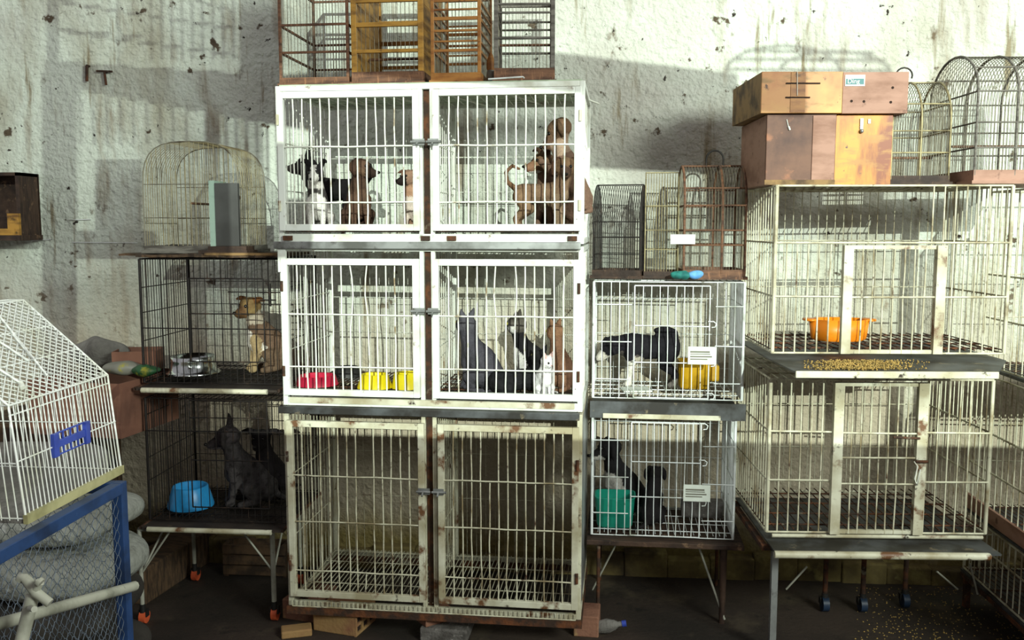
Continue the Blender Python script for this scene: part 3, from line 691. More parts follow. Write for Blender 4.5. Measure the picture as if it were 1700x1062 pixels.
MB().box(W*.42,W*.47,-.006,0,H*.80,H*.95).ball((W*.445,-.008,H*.77),.008,n=8).box(W*.56,W*.6,-.004,0,H*.88,H*.94).build('latch','galv',r,label='small grey latch')
zu0=max(zl1,zr1)+.003
zu1=BF.z(1330,120,v0)
ua,ub=B(1262,150)[0],B(1397,150)[0]
r,W,H=wbox('orange wooden box tied with white string, upper left of the four boxes',ua,ub,zu0,zu1,v0-.02,.44,1.5,('boxorange','boxedge'))
MB().box(W*.36,W*.54,-.002,0,.002,H-.002).build('front_patch','wood_orange',r,label='lighter vertical board strip')
MB().bar((W*.43,-.004,H),(W*.44,-.004,H*.42),.0016).build('string','string',r,label='white string')
g=MB()
for z,a,b_ in ((.70,.30,.72),(.36,.30,.60)): g.box(W*a,W*b_,-.0035,-.001,H*z,H*z+.005)
g.build('slots','slot',r,label='two dark strips painting the shade of slits')
ua,ub=B(1399,150)[0],B(1508,150)[0]
r,W,H=wbox('faded brown wooden box with a teal sticker, upper right of the four boxes',ua,ub,zu0,zu1+.0,v0-.0,.40,0,('boxpink','boxpink'))
g=MB()
for fx,fz in ((.76,.62),(.14,.30),(.33,.29),(.74,.27)): g.bar((W*fx,-.001,H*fz),(W*fx,.002,H*fz),.005,10)
g.build('hole_shade','slot',r,label='dark discs painting the shade in small holes')
s=MB().box(W*.03,W*.33,-.003,-.0005,H*.66,H*.93).build('sticker','stickwhite',r,label='white and teal sticker')
MB().box(W*.04,W*.315,-.0036,-.0029,H*.70,H*.84).build('sticker_band','stickteal',s)
cu=bpy.data.curves.new('sticker_text','FONT'); cu.body='Ding'; cu.size=H*.16; cu.extrude=.0003
t0=bpy.data.objects.new('sticker_text',cu); COL.objects.link(t0); tm=bpy.data.meshes.new_from_object(t0.evaluated_get(bpy.context.evaluated_depsgraph_get())); bpy.data.objects.remove(t0); tx=bpy.data.objects.new('sticker_lettering',tm); COL.objects.link(tx); tx.parent=s; tx.location=(W*.06,-.0042,H*.725); tx.rotation_euler=(math.pi/2,0,0); tm.materials.clear(); tm.materials.append(M['stickwhite'])
MB().tube([(W-.01+.03*math.cos(t*math.pi/8)*1,.0+.02,H-.01+.028*math.sin(t*math.pi/8)) for t in range(-1,8)],.003,6).build('handle_loop','blackwire',r)
# arched cages at the right top
arch_cage('small arched bird cage with yellow wooden rails behind the wooden boxes',BF.w(BF.u(1478,300,.1),.10,zbx),BF.a,BF.u(1574,300,.1)-BF.u(1478,300,.1),.28,.20,BF.z(1560,135,.2)-zbx-.235,(0,.5,1),'dullwire','goldwire','wood_dark',22,16,(.12,.20,.30),(.12,.2,.30),.035,.0011,.0045,perches=((.11,.5),))
Wk=BF.u(1705,300,.02)-BF.u(1617,300,.02)
arch_cage('tall arched bird cage with a reddish base at the right picture edge',BF.w(BF.u(1617,295,.0),.0,zbx),BF.a,.42,.40,.28,BF.z(1600,96,.2)-zbx-.33,(0,.34,.67,1),'dullwire','wood_grey','boxpink',34,22,(.13,.22,.33,.42),(.13,.22,.33),.05,.0012,.0048,perches=((.15,.5),))
# ---------------------------------------------------------------- bird cages on the bank
zk=zt[0]+.007
def box_cage(label,u0,v0,W,D,H,post,rails,nw,nd,wm,fm,basem,panels=(),baseh=.03,taper=0,rz=0,perches=()):
    r=thing('bird_cage',label,'bird cage',MF.w(u0,v0,zk),MF.a+R(rz))
    MB().box(-.006,W+.006,-.006,D+.006,0,.008).box(0,W,0,.01,.008,baseh).box(0,W,D-.01,D,.008,baseh).box(0,.01,.01,D-.01,.008,baseh).box(W-.01,W,.01,D-.01,.008,baseh).build('base',basem,r)
    g=MB()
    for u in (0,W-post):
        for v in (0,D-post): g.box(u,u+post,v,v+post,baseh,H)
    for v in (0,D-post): g.box(post,W-post,v,v+post,H-post,H)
    for u in (0,W-post): g.box(u,u+post,post,D-post,H-post,H)
    g.build('frame',fm,r,bevel=.0015)
    g=MB()
    for z,h in rails:
        g=MB()
        for v in (.001,D-post+.001): g.box(post,W-post,v,v+post*.7,z,z+h)
        for u in (.001,W-post+.001): g.box(u,u+post*.7,post,D-post,z,z+h)
        g.build('rail',fm,r)
    MB().grid((post,post*.5,baseh),(W-2*post,0,0),(0,0,H-baseh),nw,.0011,n=4).build('front_wires',wm,r)
    MB().grid((post,D-post*.5,baseh),(W-2*post,0,0),(0,0,H-baseh),nw,.0011,n=4).build('back_wires',wm,r)
    for k,u in (('left',post*.5),('right',W-post*.5)):
        if k in panels: MB().box(u-.004,u+.004,post,D-post,baseh,H-post).build('side_panel',panels[k],r)
        else: MB().grid((u,post,baseh),(0,D-2*post,0),(0,0,H-baseh),nd,.0011,n=4).build('side_wires',wm,r)
    for z in perches: MB().bar((post,D*.45,z),(W-post,D*.45,z),.005,6).build('perch','wood_brown',r)
    return r
mz=lambda py: MF.z(640,py,.05)-zk
def mu(px): return MF.u(px,100,.04)
zoff=.0
box_cage('brown wooden bird cage with thin rails on the bank, first from the left',mu(463),.04,mu(579)-mu(463),.40,.52,.011,((mz(86),.008),(mz(40),.008),(.40,.008)),20,26,'dullwire','wood_brown','wood_brown',rz=0)
box_cage('bird cage with yellow wooden side panels on the bank, second from the left',mu(584),.035,mu(703)-mu(584),.38,.52,.02,((mz(88),.012),(mz(45),.016),(.30,.01),(.4,.012)),14,20,'dullwire','wood_yellow','wood_brown',panels={'left':'wood_yellow','right':'wood_yellow'},baseh=.045,perches=(.12,))
box_cage('narrow orange wooden bird cage with many rungs on the bank, third from the left',mu(716),.03,mu(799)-mu(716),.30,.50,.013,((mz(90),.01),(mz(74),.006),(mz(57),.008),(mz(38),.012),(mz(22),.006),(mz(8),.008),(.36,.01)),12,16,'dullwire','wood_orange','wood_orange',baseh=.035)
box_cage('grey weathered bird cage on the bank, rightmost of the four',mu(820),.04,mu(921)-mu(820),.32,.50,.016,((mz(70),.008),(mz(28),.006),(mz(14),.006),(.34,.008)),14,18,'dullwire','wood_grey','wood_brown',baseh=.05,rz=5,perches=(.16,))
# gourd and stick between them
r=thing('seed_bottle','small brown and pale bottle hanging between the orange and the grey bird cage','bottle',MF.w(mu(811),.10,zk))
MB().lathe([(.001,0),(.014,.004),(.018,.03),(.014,.055),(.006,.075),(.007,.10),(.003,.115)],n=14).build('bottle','clearbag',r)
MB().lathe([(.0145,.052),(.0165,.06),(.016,.085),(.008,.108),(.004,.118)],n=14).build('cap','wood_orange',r)
tag(MB().bar((0,0,.0),(.13,-.01,.004),.003,6).bar((.13,-.01,.004),(.135,-.01,-.001),.003,6).build('bent_stick','whitewire',None,MF.w(mu(813),.0,zk+.004),MF.a),'thin pale stick lying on the bank in front of the grey bird cage','stick')
# ---------------------------------------------------------------- left foreground: white cage on blue stand
SX=-1.14; SY0,SY1=1.15,2.13; SZ=1.005
r=thing('mesh_stand','blue steel stand with poultry netting sides at the left front','stand',(SX,SY0,0))
L=SY1-SY0; t=.028; Wd=.55
for x in (-t,-Wd):
    for y in (0,L-t): MB().box(x,x+t,y,y+t,0,SZ).build('leg','bluepaint',r,bevel=.002)
g=MB()
for z in (SZ-t,.12):
    for x in (-t,-Wd): g.box(x,x+t,t,L-t,z,z+t)
    for y in (0,L-t): g.box(-Wd+t,-t,y,y+t,z,z+t)
g.build('rails','bluepaint',r,bevel=.002)
def netting(mb,o,U,V,lu_,lv,p=.016):
    o=Vector(o);U=Vector(U);V=Vector(V)
    nu=int(lu_/p); nv=int(lv/p)
    for i in range(nu+1):
        pts=[]
        for j in range(nv+1):
            s=p*.26*(1 if (i+j)%2 else -1)
            for dv in (-.14,.14):
                a=min(max(i*p+s,0),lu_); b=min(max(j*p+dv*p,0),lv); pts.append(o+U*a+V*b)
        mb.tube(pts,.0008,3)
        for j in range(nv+1):
            if (i+j)%2 and i<nu:
                a=o+U*(i*p+p*.26)+V*(j*p); b=o+U*((i+1)*p-p*.26)+V*(j*p); mb.bar(a,b,.0011,3)
    return mb
netting(MB(),(-.006,t,.14),(0,1,0),(0,0,1),L-2*t,SZ-.17).build('netting','netwire',r)
netting(MB(),(-Wd+t,L-.008,.14),(1,0,0),(0,0,1),Wd-2*t,SZ-.17).build('netting','netwire',r)
a=P(-40,1079,1.38); b_=P(210,972,2.12); a.x=b_.x=SX+.013
MB().bar(a-Vector((SX,SY0,0)),b_-Vector((SX,SY0,0)),.0125,10).build('brace_pipe','greypipe',r,label='grey pipe rail')
# leaning pipe with hook
p0=P(76,1075,1.55); p1=P(55,985,1.58); 
r=thing('pipe_prop','pale pipe prop with hooked prongs at its top, leaning by the blue mesh stand','pipe',(p0.x,p0.y,0))
o=Vector((p0.x,p0.y,0)); d_=(p1-p0).normalized(); base=p0-d_*(p0.z/d_.z)
a=P(40,1062,1.56)
base=P(33,1075,1.55); dd=(p1-base).normalized(); base2=base-dd*(base.z/dd.z)
MB().bar(base2-o,p1-o,.0125,12).build('shaft','greypipe',r)
def q_(px,py,Y=1.57): return P(px,py,Y)-o
MB().tube([q_(32,963),q_(35,958),q_(41,959),q_(48,967),q_(54,976),q_(60,984),q_(70,991),q_(83,1001)],[.008,.009,.009,.010,.010,.010,.009,.009],8).build('prongs','greypipe',r)
MB().bar(q_(56,982),q_(66,966),.009,8).bar(q_(63,964,1.55),q_(68,968,1.55),.009,8).build('prong_stub','greypipe',r)
MB().bar(q_(50,1009,1.555),q_(57,1011,1.54),.006,8).build('set_screw','greypipe',r)
# the white house-shaped cage
cy0,cy1=1.79,2.19; xe=-1.211; xb=-1.186; ze=1.262; zb0=1.012; xr=-1.445; zr=1.452; xl=2*xr-xe; xlb=2*xr-xb
r=thing('house_cage','white wire cage with a gabled diamond-mesh roof, on the blue mesh stand','cage',(xr,cy0,zb0))
o=Vector((xr,cy0,zb0)); LL=cy1-cy0
def c_(x,y,z): return Vector((x,y,z))-o
g=MB()
for y in (cy0,cy1):
    g.tube([c_(xb,y,zb0),c_(xe,y,ze),c_(xr+.02,y,zr),c_(xr-.02,y,zr),c_(xl,y,ze),c_(xlb,y,zb0)],.0028,6)
for x,z in ((xe,ze),(xr+.02,zr),(xr-.02,zr),(xl,ze)): g.bar(c_(x,cy0,z),c_(x,cy1,z),.0026,6)
g.bar(c_(xe,cy0,ze-.022),c_(xe,cy1,ze-.022),.002)
g.build('frame','cagewhite',r)
for s,xt,xbo in ((1,xe,xb),(-1,xl,xlb)):
    g=MB(); n=27
    for i in range(1,n):
        y=cy0+LL*i/n; g.tube([c_(xbo,y,zb0),c_(xt,y,ze)],.0016,5)
    for f in (.02,.52): 
        x=xbo+(xt-xbo)*f; z=zb0+(ze-zb0)*f; g.bar(c_(x+.003*s,cy0,z),c_(x+.003*s,cy1,z),.0018)
    g.build('side_bars','cagewhite',r)
for y in (cy0,cy1):
    g=MB(); n=28
    for i in range(1,n):
        f=i/n; x0=xlb+(xb-xlb)*f; x1=xl+(xe-xl)*f
        g.bar(c_(x0,y,zb0),c_(x1,y,ze),.0016)
        zt2=ze+(zr-ze)*min(1,(1-abs(2*f-1))*1.1); g.bar(c_(x1,y,ze),c_(xr+(x1-xr)*(1-(zt2-ze)/(zr-ze+1e-6)*.0),y,zt2),.0014,4)
    for f in (.02,.5,1): g.bar(c_(xlb+(xl-xlb)*f,y,zb0+(ze-zb0)*f),c_(xb+(xe-xb)*f,y,zb0+(ze-zb0)*f),.0018)
    g.build('end_bars','cagewhite',r)
for s in (1,-1):    # diamond mesh on each slope
    a=Vector(c_(xe if s>0 else xl,cy0,ze)); U=Vector((0,LL,0)); V=Vector(c_(xr+.02*s,cy0,zr))-a
    nu=15; nv=15; g=MB()
    for k in range(-nv,nu+1):
        for dr in (1,-1):
            pts=[]
            for j in range(nv+1):
                uu=(k+j)/nu if dr==1 else (nu-k-j)/nu
                if -1e-6<=uu<=1+1e-6: pts.append(a+U*uu+V*(j/nv)+Vector((.0008*dr*s,0,.0008*dr)))
            if len(pts)>1: g.tube(pts,.0018,4)
    for f in (.35,.66): g.bar(a+V*f,a+V*f+U,.0018)
    g.build('roof_mesh','cagewhite',r)
a=Vector(c_(xe,cy0,ze)); U=Vector((0,LL,0)); V=Vector(c_(xr+.02,cy0,zr))-a; nrm=Vector((.6,0,.8))*.006
lw=lambda fu,fv: a+U*fu+V*fv+nrm
MB().tube([lw(.05,.95),lw(.12,.6),lw(.22,.15)],.003).tube([lw(.4,.58),lw(.45,.34),lw(.5,.33),lw(.56,.62)],.003).tube([lw(.22,.15),lw(.20,.10)],.006,8).tube([lw(.47,.15),lw(.62,.85)],.0028).build('roof_latch','cagewhite',r,label='thick white roof latch wire')
MB().box(xlb-xr,xb-xr,0,LL,-.006,.004).build('base_tray','sackgrey',r,label='grey soiled base tray')
MB().box(xb-xr-.004,xb-xr+.006,-.004,LL+.004,-.006,.014).build('rim','yellow_edge',r)
# blue clip on its side
ya=P(88,735,1.9); 
def side(px,py):
    d=ray(px,py); t_=(xe+.018-CAM.x)/d.x; return CAM+d*t_
A=side(87,722);Bp=side(147,697);C_=side(148,737);D_=side(91,757)
y0c,y1c=A.y,Bp.y; z0c=.5*(D_.z+C_.z); z1c=.5*(A.z+Bp.z); x=xe+.012-xr
g=MB()
w=y1c-y0c; h=z1c-z0c
def bx(f0,f1,h0,h1,th=.004): g.box(x,x+th,y0c+w*f0-cy0,y0c+w*f1-cy0,z0c+h*h0-zb0,z0c+h*h1-zb0)
bx(0,.13,0,1,.010); bx(.87,1,0,1,.010); bx(.13,.87,.36,.66,.008); bx(.13,.87,0,.07); bx(.13,.87,.93,1)
for f in (.3,.5,.7): bx(f,f+.03,.07,.36); bx(f,f+.03,.66,.93)
g.build('blue_clip','bluepl',r,bevel=.001,label='blue plastic feeder clip')
# ---------------------------------------------------------------- sacks and cartons behind it
def sack(label,m,x,y,z,L,W,H,rz,seed,ties=True):
    b=MB(); rr=np.random.default_rng(seed); n=26; k=14
    vs=[];ph=rr.uniform(0,6,6)
    for j in range(k+1):
        th=-math.pi/2+math.pi*j/k
        for i in range(n):
            t_=2*math.pi*i/n
            ce=lambda a,p: math.copysign(abs(math.cos(a))**p,math.cos(a)); se=lambda a,p: math.copysign(abs(math.sin(a))**p,math.sin(a))
            X=L/2*ce(th,.5)*ce(t_,.5); Y=W/2*ce(th,.5)*se(t_,.5); Z=H/2*se(th,.8)
            s=1+.05*math.sin(X*14+ph[0]+Y*9)+.05*math.sin(Y*19+ph[1]-X*7)
            vs.append((X*(1+.03*math.sin(Y*20+ph[2])),Y*(1+.04*math.sin(X*18+ph[3])),Z*s))
    fs=[(j*n+i,j*n+(i+1)%n,(j+1)*n+(i+1)%n,(j+1)*n+i) for j in range(k) for i in range(n)]
    b.add(vs,fs,True)
    r=b.build('feed_sack',m,None,(x,y,z+H/2),R(rz),sub=1)
    tag(r,label,'sack')
    e=MB(); e.box(-L/2-.045,-L/2+.02,-W*.42,W*.42,-.006,.006); e.build('sewn_end',m,r,bevel=.003)
    return r
pp=P(140,905,3.0); print('sack',pp, P(140,860,3.0),P(215,745,3.3),P(205,860,3.0))
sack('pale woven feed sack lying third up in the pile behind the blue mesh stand','sack',-1.97,3.02,.36,.78,.5,.17,-12,1)
sack('pale feed sack on top of the white pile, showing behind the blue rail','sack',-2.0,3.06,.53,.72,.48,.13,-4,2)
sack('grey sack leaning at the top of the pile, beside the lower black cage','sackgrey',-2.10,3.12,.66,.6,.45,.16,6,3)
sack('dark sack second from the floor in the pile','sackdark',-2.05,3.04,.18,.8,.52,.18,3,4)
sack('dark sack lowest in the pile, on the floor','sackdark',-2.02,3.0,0,.82,.54,.18,-5,5)
tag(blob('black_bundle','darkplastic',(-1.93,3.35,.70),.10,.12,.07,9),'crumpled black plastic bundle on the sacks beside the blue bowl cage','bundle')
def carton(label,x,y,z,L,W,H,rz,flaps=True):
    r=thing('cardboard_box',label,'box',(x,y,z),R(rz)); t=.005
    MB().box(0,L,0,t,0,H).box(0,L,W-t,W,0,H).box(0,t,t,W-t,0,H).box(L-t,L,t,W-t,0,H).box(t,L-t,t,W-t,0,t).build('body','cardboard',r)
    if flaps:
        for nm,o,q in (('f',(0,0,H),Matrix.Rotation(R(130),4,'X')),('b',(0,W,H),Matrix.Rotation(R(-70),4,'X').to_4x4())):
            m=Matrix.Translation(o)@q
            sgn=-1 if nm=='b' else 1
            MB().box(0,L,0 if sgn>0 else -.13,.13 if sgn>0 else 0,-t/2,t/2,m).build('flap','cardboard',r)
    return r
carton('brown cardboard box on the sacks, seen through the bars of the left cages',-2.24,3.44,.80,.42,.40,.22,-8,False)
carton('small brown cardboard box, on the back of the larger one',-1.98,3.62,1.022,.18,.16,.09,14,False)
tag(blob('grey_plastic_bag','sackgrey',(-2.12,3.75,1.09),.13,.08,.075,15),'crumpled grey plastic bag on the cardboard box left of the small carton','bag')
slabp=MB().box(0,.42,0,.5,0,.8).build('pallet_stack','bark',None,(-2.66,3.62,0),R(-3)); tag(slabp,'dark stack of planks against the wall under the cardboard boxes','plank stack')
p_=P(212,612,3.5)
tag(blob('green_wrapper','greenbag',(p_.x+.07,3.52,1.055),.06,.05,.022,12),'green crumpled wrapper on the cardboard box beside the black cage','wrapper')
tag(blob('pale_wrapper','clearbag',(p_.x-.04,3.55,1.06),.08,.06,.03,13),'pale yellowish wrapper on the cardboard box left of the green one','wrapper')
# under the left stand
q=on_floor(222,1002)
r=thing('timber_beam','yellowish timber beam lying on the floor behind the stand leg with the orange caster','beam',(q.x-.02,q.y,0),R(-8))
MB().box(-.08,.08,0,.55,0,.16).build('beam','bark',r,bevel=.006)
q=on_floor(376,952)
r=thing('wooden_crate','low slatted wooden crate on the floor under the black wire cages','crate',(q.x,min(q.y,4.0)-.02,0))
for z in (.012,.062,.112): MB().box(0,.30,0,.012,z,z+.042).build('slat','wood_yellow' if 0 else 'bark',r)
MB().box(0,.02,.012,.10,.0,.155).box(.28,.30,.012,.10,0,.155).box(.02,.28,.09,.10,0,.155).build('crate_body','bark',r)
# water bottle and shoes under the right stand
q=on_floor(996,1052)
r=thing('plastic_bottle','crushed clear plastic bottle on the floor right of the kennel bank foot','bottle',(q.x,q.y,.03)); 
b=MB().lathe([(.004,-.07),(.026,-.065),(.03,-.02),(.026,.0),(.029,.03),(.02,.06),(.011,.075),(.011,.09)],n=16)
m_=Matrix.Rotation(R(80),3,'Y'); b.v=[tuple(m_@Vector(v)) for v in b.v]; b.build('bottle_body','sackgrey',r); c=MB().bar((.088,0,.016),(.105,0,.019),.013,12).build('bottle_cap','bluepl',r)
g=MB()
for i in range(420):
    px=random.uniform(1420,1700); py=random.uniform(975,1062); q=on_floor(px,py); s=random.uniform(.002,.0045)
    g.add([(q.x-s,q.y,.0005),(q.x,q.y-s,.0005),(q.x+s,q.y,.0005),(q.x,q.y+s,.0005),(q.x,q.y,.004)],[(0,1,4),(1,2,4),(2,3,4),(3,0,4)])
tag(g.build('fallen_seed','grain'),'pale fallen seed husks scattered on the floor at the right','seed',kind='stuff')
# ---------------------------------------------------------------- bowls
def lathe_bowl(name,label,m,loc,prof,n=28,sx=1,sy=1,cat='bowl',pw=2,rz=0):
    return tag(MB().lathe(prof,n=n,sx=sx,sy=sy,pw=pw).build(name,m,None,loc,rz),label,cat)
def bowlprof(rb,rt,h,t=.004,foot=None):
    return [(rb,0),(rt,h),(rt-t,h+.001),(rt-t*2,h-.002),(rb*.8,.012),(.001,.010)]
fz=lambda r_: zb[r_]+.049
def mbowl(name,label,m,px,v,row,**k):
    u=MF.u(px,610,v); return MF.w(u,v,fz(row))
lathe_bowl('food_bowl','crimson red plastic bowl in the middle-left kennel, left of the yellow bowls','redpl',mbowl('','', '',526,.20,1),bowlprof(.088,.075,.038))
lathe_bowl('food_bowl','yellow plastic bowl between the red bowl and the other yellow bowl','yellowpl',mbowl('','','',622,.16,1),bowlprof(.075,.055,.055),n=10)
lathe_bowl('food_bowl','yellow plastic bowl in the middle-left kennel, nearest the latch','yellowpl',mbowl('','','',676,.17,1),bowlprof(.065,.055,.06),n=10)
lathe_bowl('food_bowl','dark brown shallow bowl at the back of the middle-left kennel','darkplastic',mbowl('','','',577,.42,1),bowlprof(.06,.05,.04))
lathe_bowl('food_bowl','low yellow dish on the floor of the top right kennel','yellowpl',mbowl('','','',790,.15,0)if 0 else MF.w(MF.u(795,370,.15),.15,fz(0)),bowlprof(.085,.08,.024),sy=.6)
q=LF.at(318,622,.12)
zf=z1+.016
lathe_bowl('steel_bowl','wide dented steel bowl in the cage of the tan dog','steel',LF.w(LF.u(318,622,.12),.14,zf),[(.108,0),(.112,.006),(.104,.012),(.095,.02),(.088,.055),(.092,.075),(.088,.076),(.08,.05),(.06,.025),(.001,.022)],n=36)
lathe_bowl('dog_bowl','sky blue plastic dog bowl in the lowest black cage','cyanpl',LF.w(LF.u(317,838,.14),.14,z2+.016),[(.095,0),(.096,.008),(.074,.085),(.07,.09),(.066,.086),(.055,.03),(.001,.026)],n=32)
r=tag(MB().lathe([(.095,0),(.108,.01),(.118,.085),(.112,.085),(.1,.016),(.001,.012)],n=36,sy=.62).build('orange_basin','orangepl',None,BF.w(BF.u(1392,556,.24),.24,z5+.018),BF.a),'orange plastic basin with two rim handles in the upper big cage','basin')
for s in (1,-1): MB().lathe([(.02,.078),(.034,.079),(.034,.086),(.02,.087)],(s*.115,0,0),n=16,sx=.8,sy=1.3).build('handle','orangepl',r)
pz=z4+.016
r=tag(MB().lathe([(.07,0),(.076,.01),(.085,.125),(.088,.13),(.081,.13),(.066,.012),(.001,.01)],n=40,sx=1,sy=.8,pw=6).build('teal_tub','tealpl',None,RF.w(RF.u(1020,875,.10),.10,pz),RF.a),'teal plastic tub in front of the black-and-white puppy','tub')
r=thing('yellow_tub','mustard yellow square tub with a spout in the upper white wire cage','tub',RF.w(RF.u(1152,645,.18),.20,z3+.016),RF.a)
MB().lathe([(.055,0),(.062,.01),(.066,.11),(.068,.118),(.06,.118),(.05,.012),(.001,.01)],n=36,pw=5,sx=1.05,sy=.9).build('tub','mustard',r)
MB().box(.066,.105,-.03,.03,.03,.10).build('side_feeder','mustard',r,bevel=.008)
r=tag(MB().box(-.09,.09,0,.05,0,.075).build('cardboard_block','concrete',None,RF.w(RF.u(1166,880,.2),.22,z4+.016),RF.a,.004),'low grey block on the floor of the lower white wire cage, behind the card','block')
tag(MB().box(-.06,.06,-.05,.05,0,.006).build('paper_pad','card',None,RF.w(RF.u(1055,655,.10),.10,z3+.016),RF.a+.2),'crumpled pale paper on the floor under the black-and-white dog','paper')
# ---------------------------------------------------------------- animals
def chain(pts,tg,out,dens=.4):
    """pts [(x,y,z,r)]: a run of overlapping balls"""
    for a,b in zip(pts,pts[1:]):
        a=np.array(a,float); b=np.array(b,float); n=max(1,int(np.linalg.norm(a[:3]-b[:3])/(dens*min(a[3],b[3])))+1)
        n=min(n,14)
        for i in range(n): out.append((a+(b-a)*i/n,tg))
    out.append((np.array(pts[-1],float),tg))
def rotm(yaw,pitch,roll=0):
    return np.array((Matrix.Rotation(yaw,3,'Z')@Matrix.Rotation(pitch,3,'Y')@Matrix.Rotation(roll,3,'X')))
POSES={
 'sit':dict(body=[(-.26,0,.19,.17),(-.15,0,.34,.165),(.0,0,.49,.15),(.07,0,.58,.13)],chest=[(.10,0,.50,.10),(.09,0,.38,.115),(-.04,0,.26,.13)],neck=[(.07,0,.60,.125),(.11,0,.72,.105)],hc=(.15,0,.83),
   fore=[(.10,.085,.42,.075),(.09,.095,.26,.055),(.12,.09,.11,.042),(.13,.09,.045,.044),(.17,.09,.038,.042)],hind=[(-.24,.10,.2,.13),(-.04,.155,.22,.085),(-.16,.165,.07,.05),(-.02,.17,.042,.046),(.04,.17,.038,.042)],tail=[(-.38,0,.10,.045),(-.48,.06,.045,.035),(-.55,.16,.035,.025)]),
 'stand':dict(body=[(-.34,0,.55,.145),(-.1,0,.54,.15),(.16,0,.55,.17)],chest=[(.22,0,.52,.13),(.12,0,.46,.14)],neck=[(.24,0,.62,.13),(.33,0,.73,.105)],hc=(.40,0,.82),
   fore=[(.20,.095,.48,.085),(.17,.10,.33,.06),(.20,.10,.14,.045),(.20,.10,.05,.046),(.245,.10,.038,.043)],hind=[(-.36,.095,.50,.125),(-.26,.105,.33,.085),(-.43,.105,.18,.046),(-.40,.105,.06,.044),(-.35,.105,.038,.043)],tail=[(-.46,0,.62,.05),(-.56,0,.74,.04),(-.54,0,.86,.032),(-.44,0,.90,.026),(-.38,0,.82,.02)]),
 'rear':dict(body=[(-.12,0,.34,.14),(-.04,0,.54,.13),(.06,0,.76,.135)],chest=[(.12,0,.74,.10),(.06,0,.6,.11)],neck=[(.09,0,.82,.115),(.13,0,.92,.10)],hc=(.17,0,1.02),
   fore=[(.12,.09,.74,.072),(.20,.095,.64,.055),(.28,.09,.72,.042),(.32,.09,.76,.042)],hind=[(-.12,.09,.32,.115),(.04,.10,.22,.075),(-.1,.10,.1,.045),(-.06,.1,.045,.044),(.0,.1,.038,.042)],tail=[(-.24,0,.28,.045),(-.36,0,.2,.035),(-.46,0,.22,.025)]),
 'catsit':dict(body=[(-.22,0,.19,.18),(-.12,0,.36,.175),(.02,0,.50,.14),(.06,0,.58,.115)],chest=[(.08,0,.48,.10),(.06,0,.34,.12)],neck=[(.07,0,.62,.11),(.10,0,.72,.10)],hc=(.13,0,.83),
   fore=[(.09,.07,.40,.06),(.09,.07,.22,.045),(.12,.065,.07,.038),(.15,.065,.032,.036)],hind=[(-.18,.11,.18,.13),(-.0,.15,.17,.085),(-.1,.155,.05,.045),(.05,.155,.034,.038)],tail=[(-.36,0,.06,.04),(-.42,.14,.04,.035),(-.30,.28,.035,.032),(-.10,.31,.035,.028)]),
 'catlie':dict(body=[(-.34,0,.20,.19),(-.05,0,.23,.185),(.2,0,.26,.15)],chest=[(.25,0,.25,.12),(.2,0,.16,.12)],neck=[(.24,0,.34,.12),(.32,0,.44,.10)],hc=(.37,0,.55),
   fore=[(.24,.1,.2,.07),(.28,.1,.07,.05),(.42,.085,.045,.042),(.48,.085,.035,.036)],hind=[(-.34,.12,.17,.12),(-.18,.17,.13,.09),(-.28,.18,.05,.045),(-.14,.18,.036,.04)],tail=[(-.52,0,.10,.045),(-.60,.15,.04,.036),(-.48,.32,.036,.032),(-.25,.34,.035,.028)]),
}
EARS={'flop':[(-.02,.095,.085,.042),(-.015,.15,.03,.04),(0,.165,-.05,.034),(.005,.155,-.10,.024)],
 'semi':[(-.03,.08,.10,.045),(-.035,.115,.165,.036),(.0,.15,.175,.028),(.04,.175,.15,.016)],
 'prick':[(-.03,.075,.10,.05),(-.04,.10,.18,.036),(-.04,.115,.26,.014)],
 'side':[(-.02,.09,.08,.045),(-.03,.18,.10,.036),(-.02,.26,.085,.02)],
 'cat':[(-.01,.07,.085,.055),(-.02,.10,.15,.036),(-.025,.125,.215,.012)]}
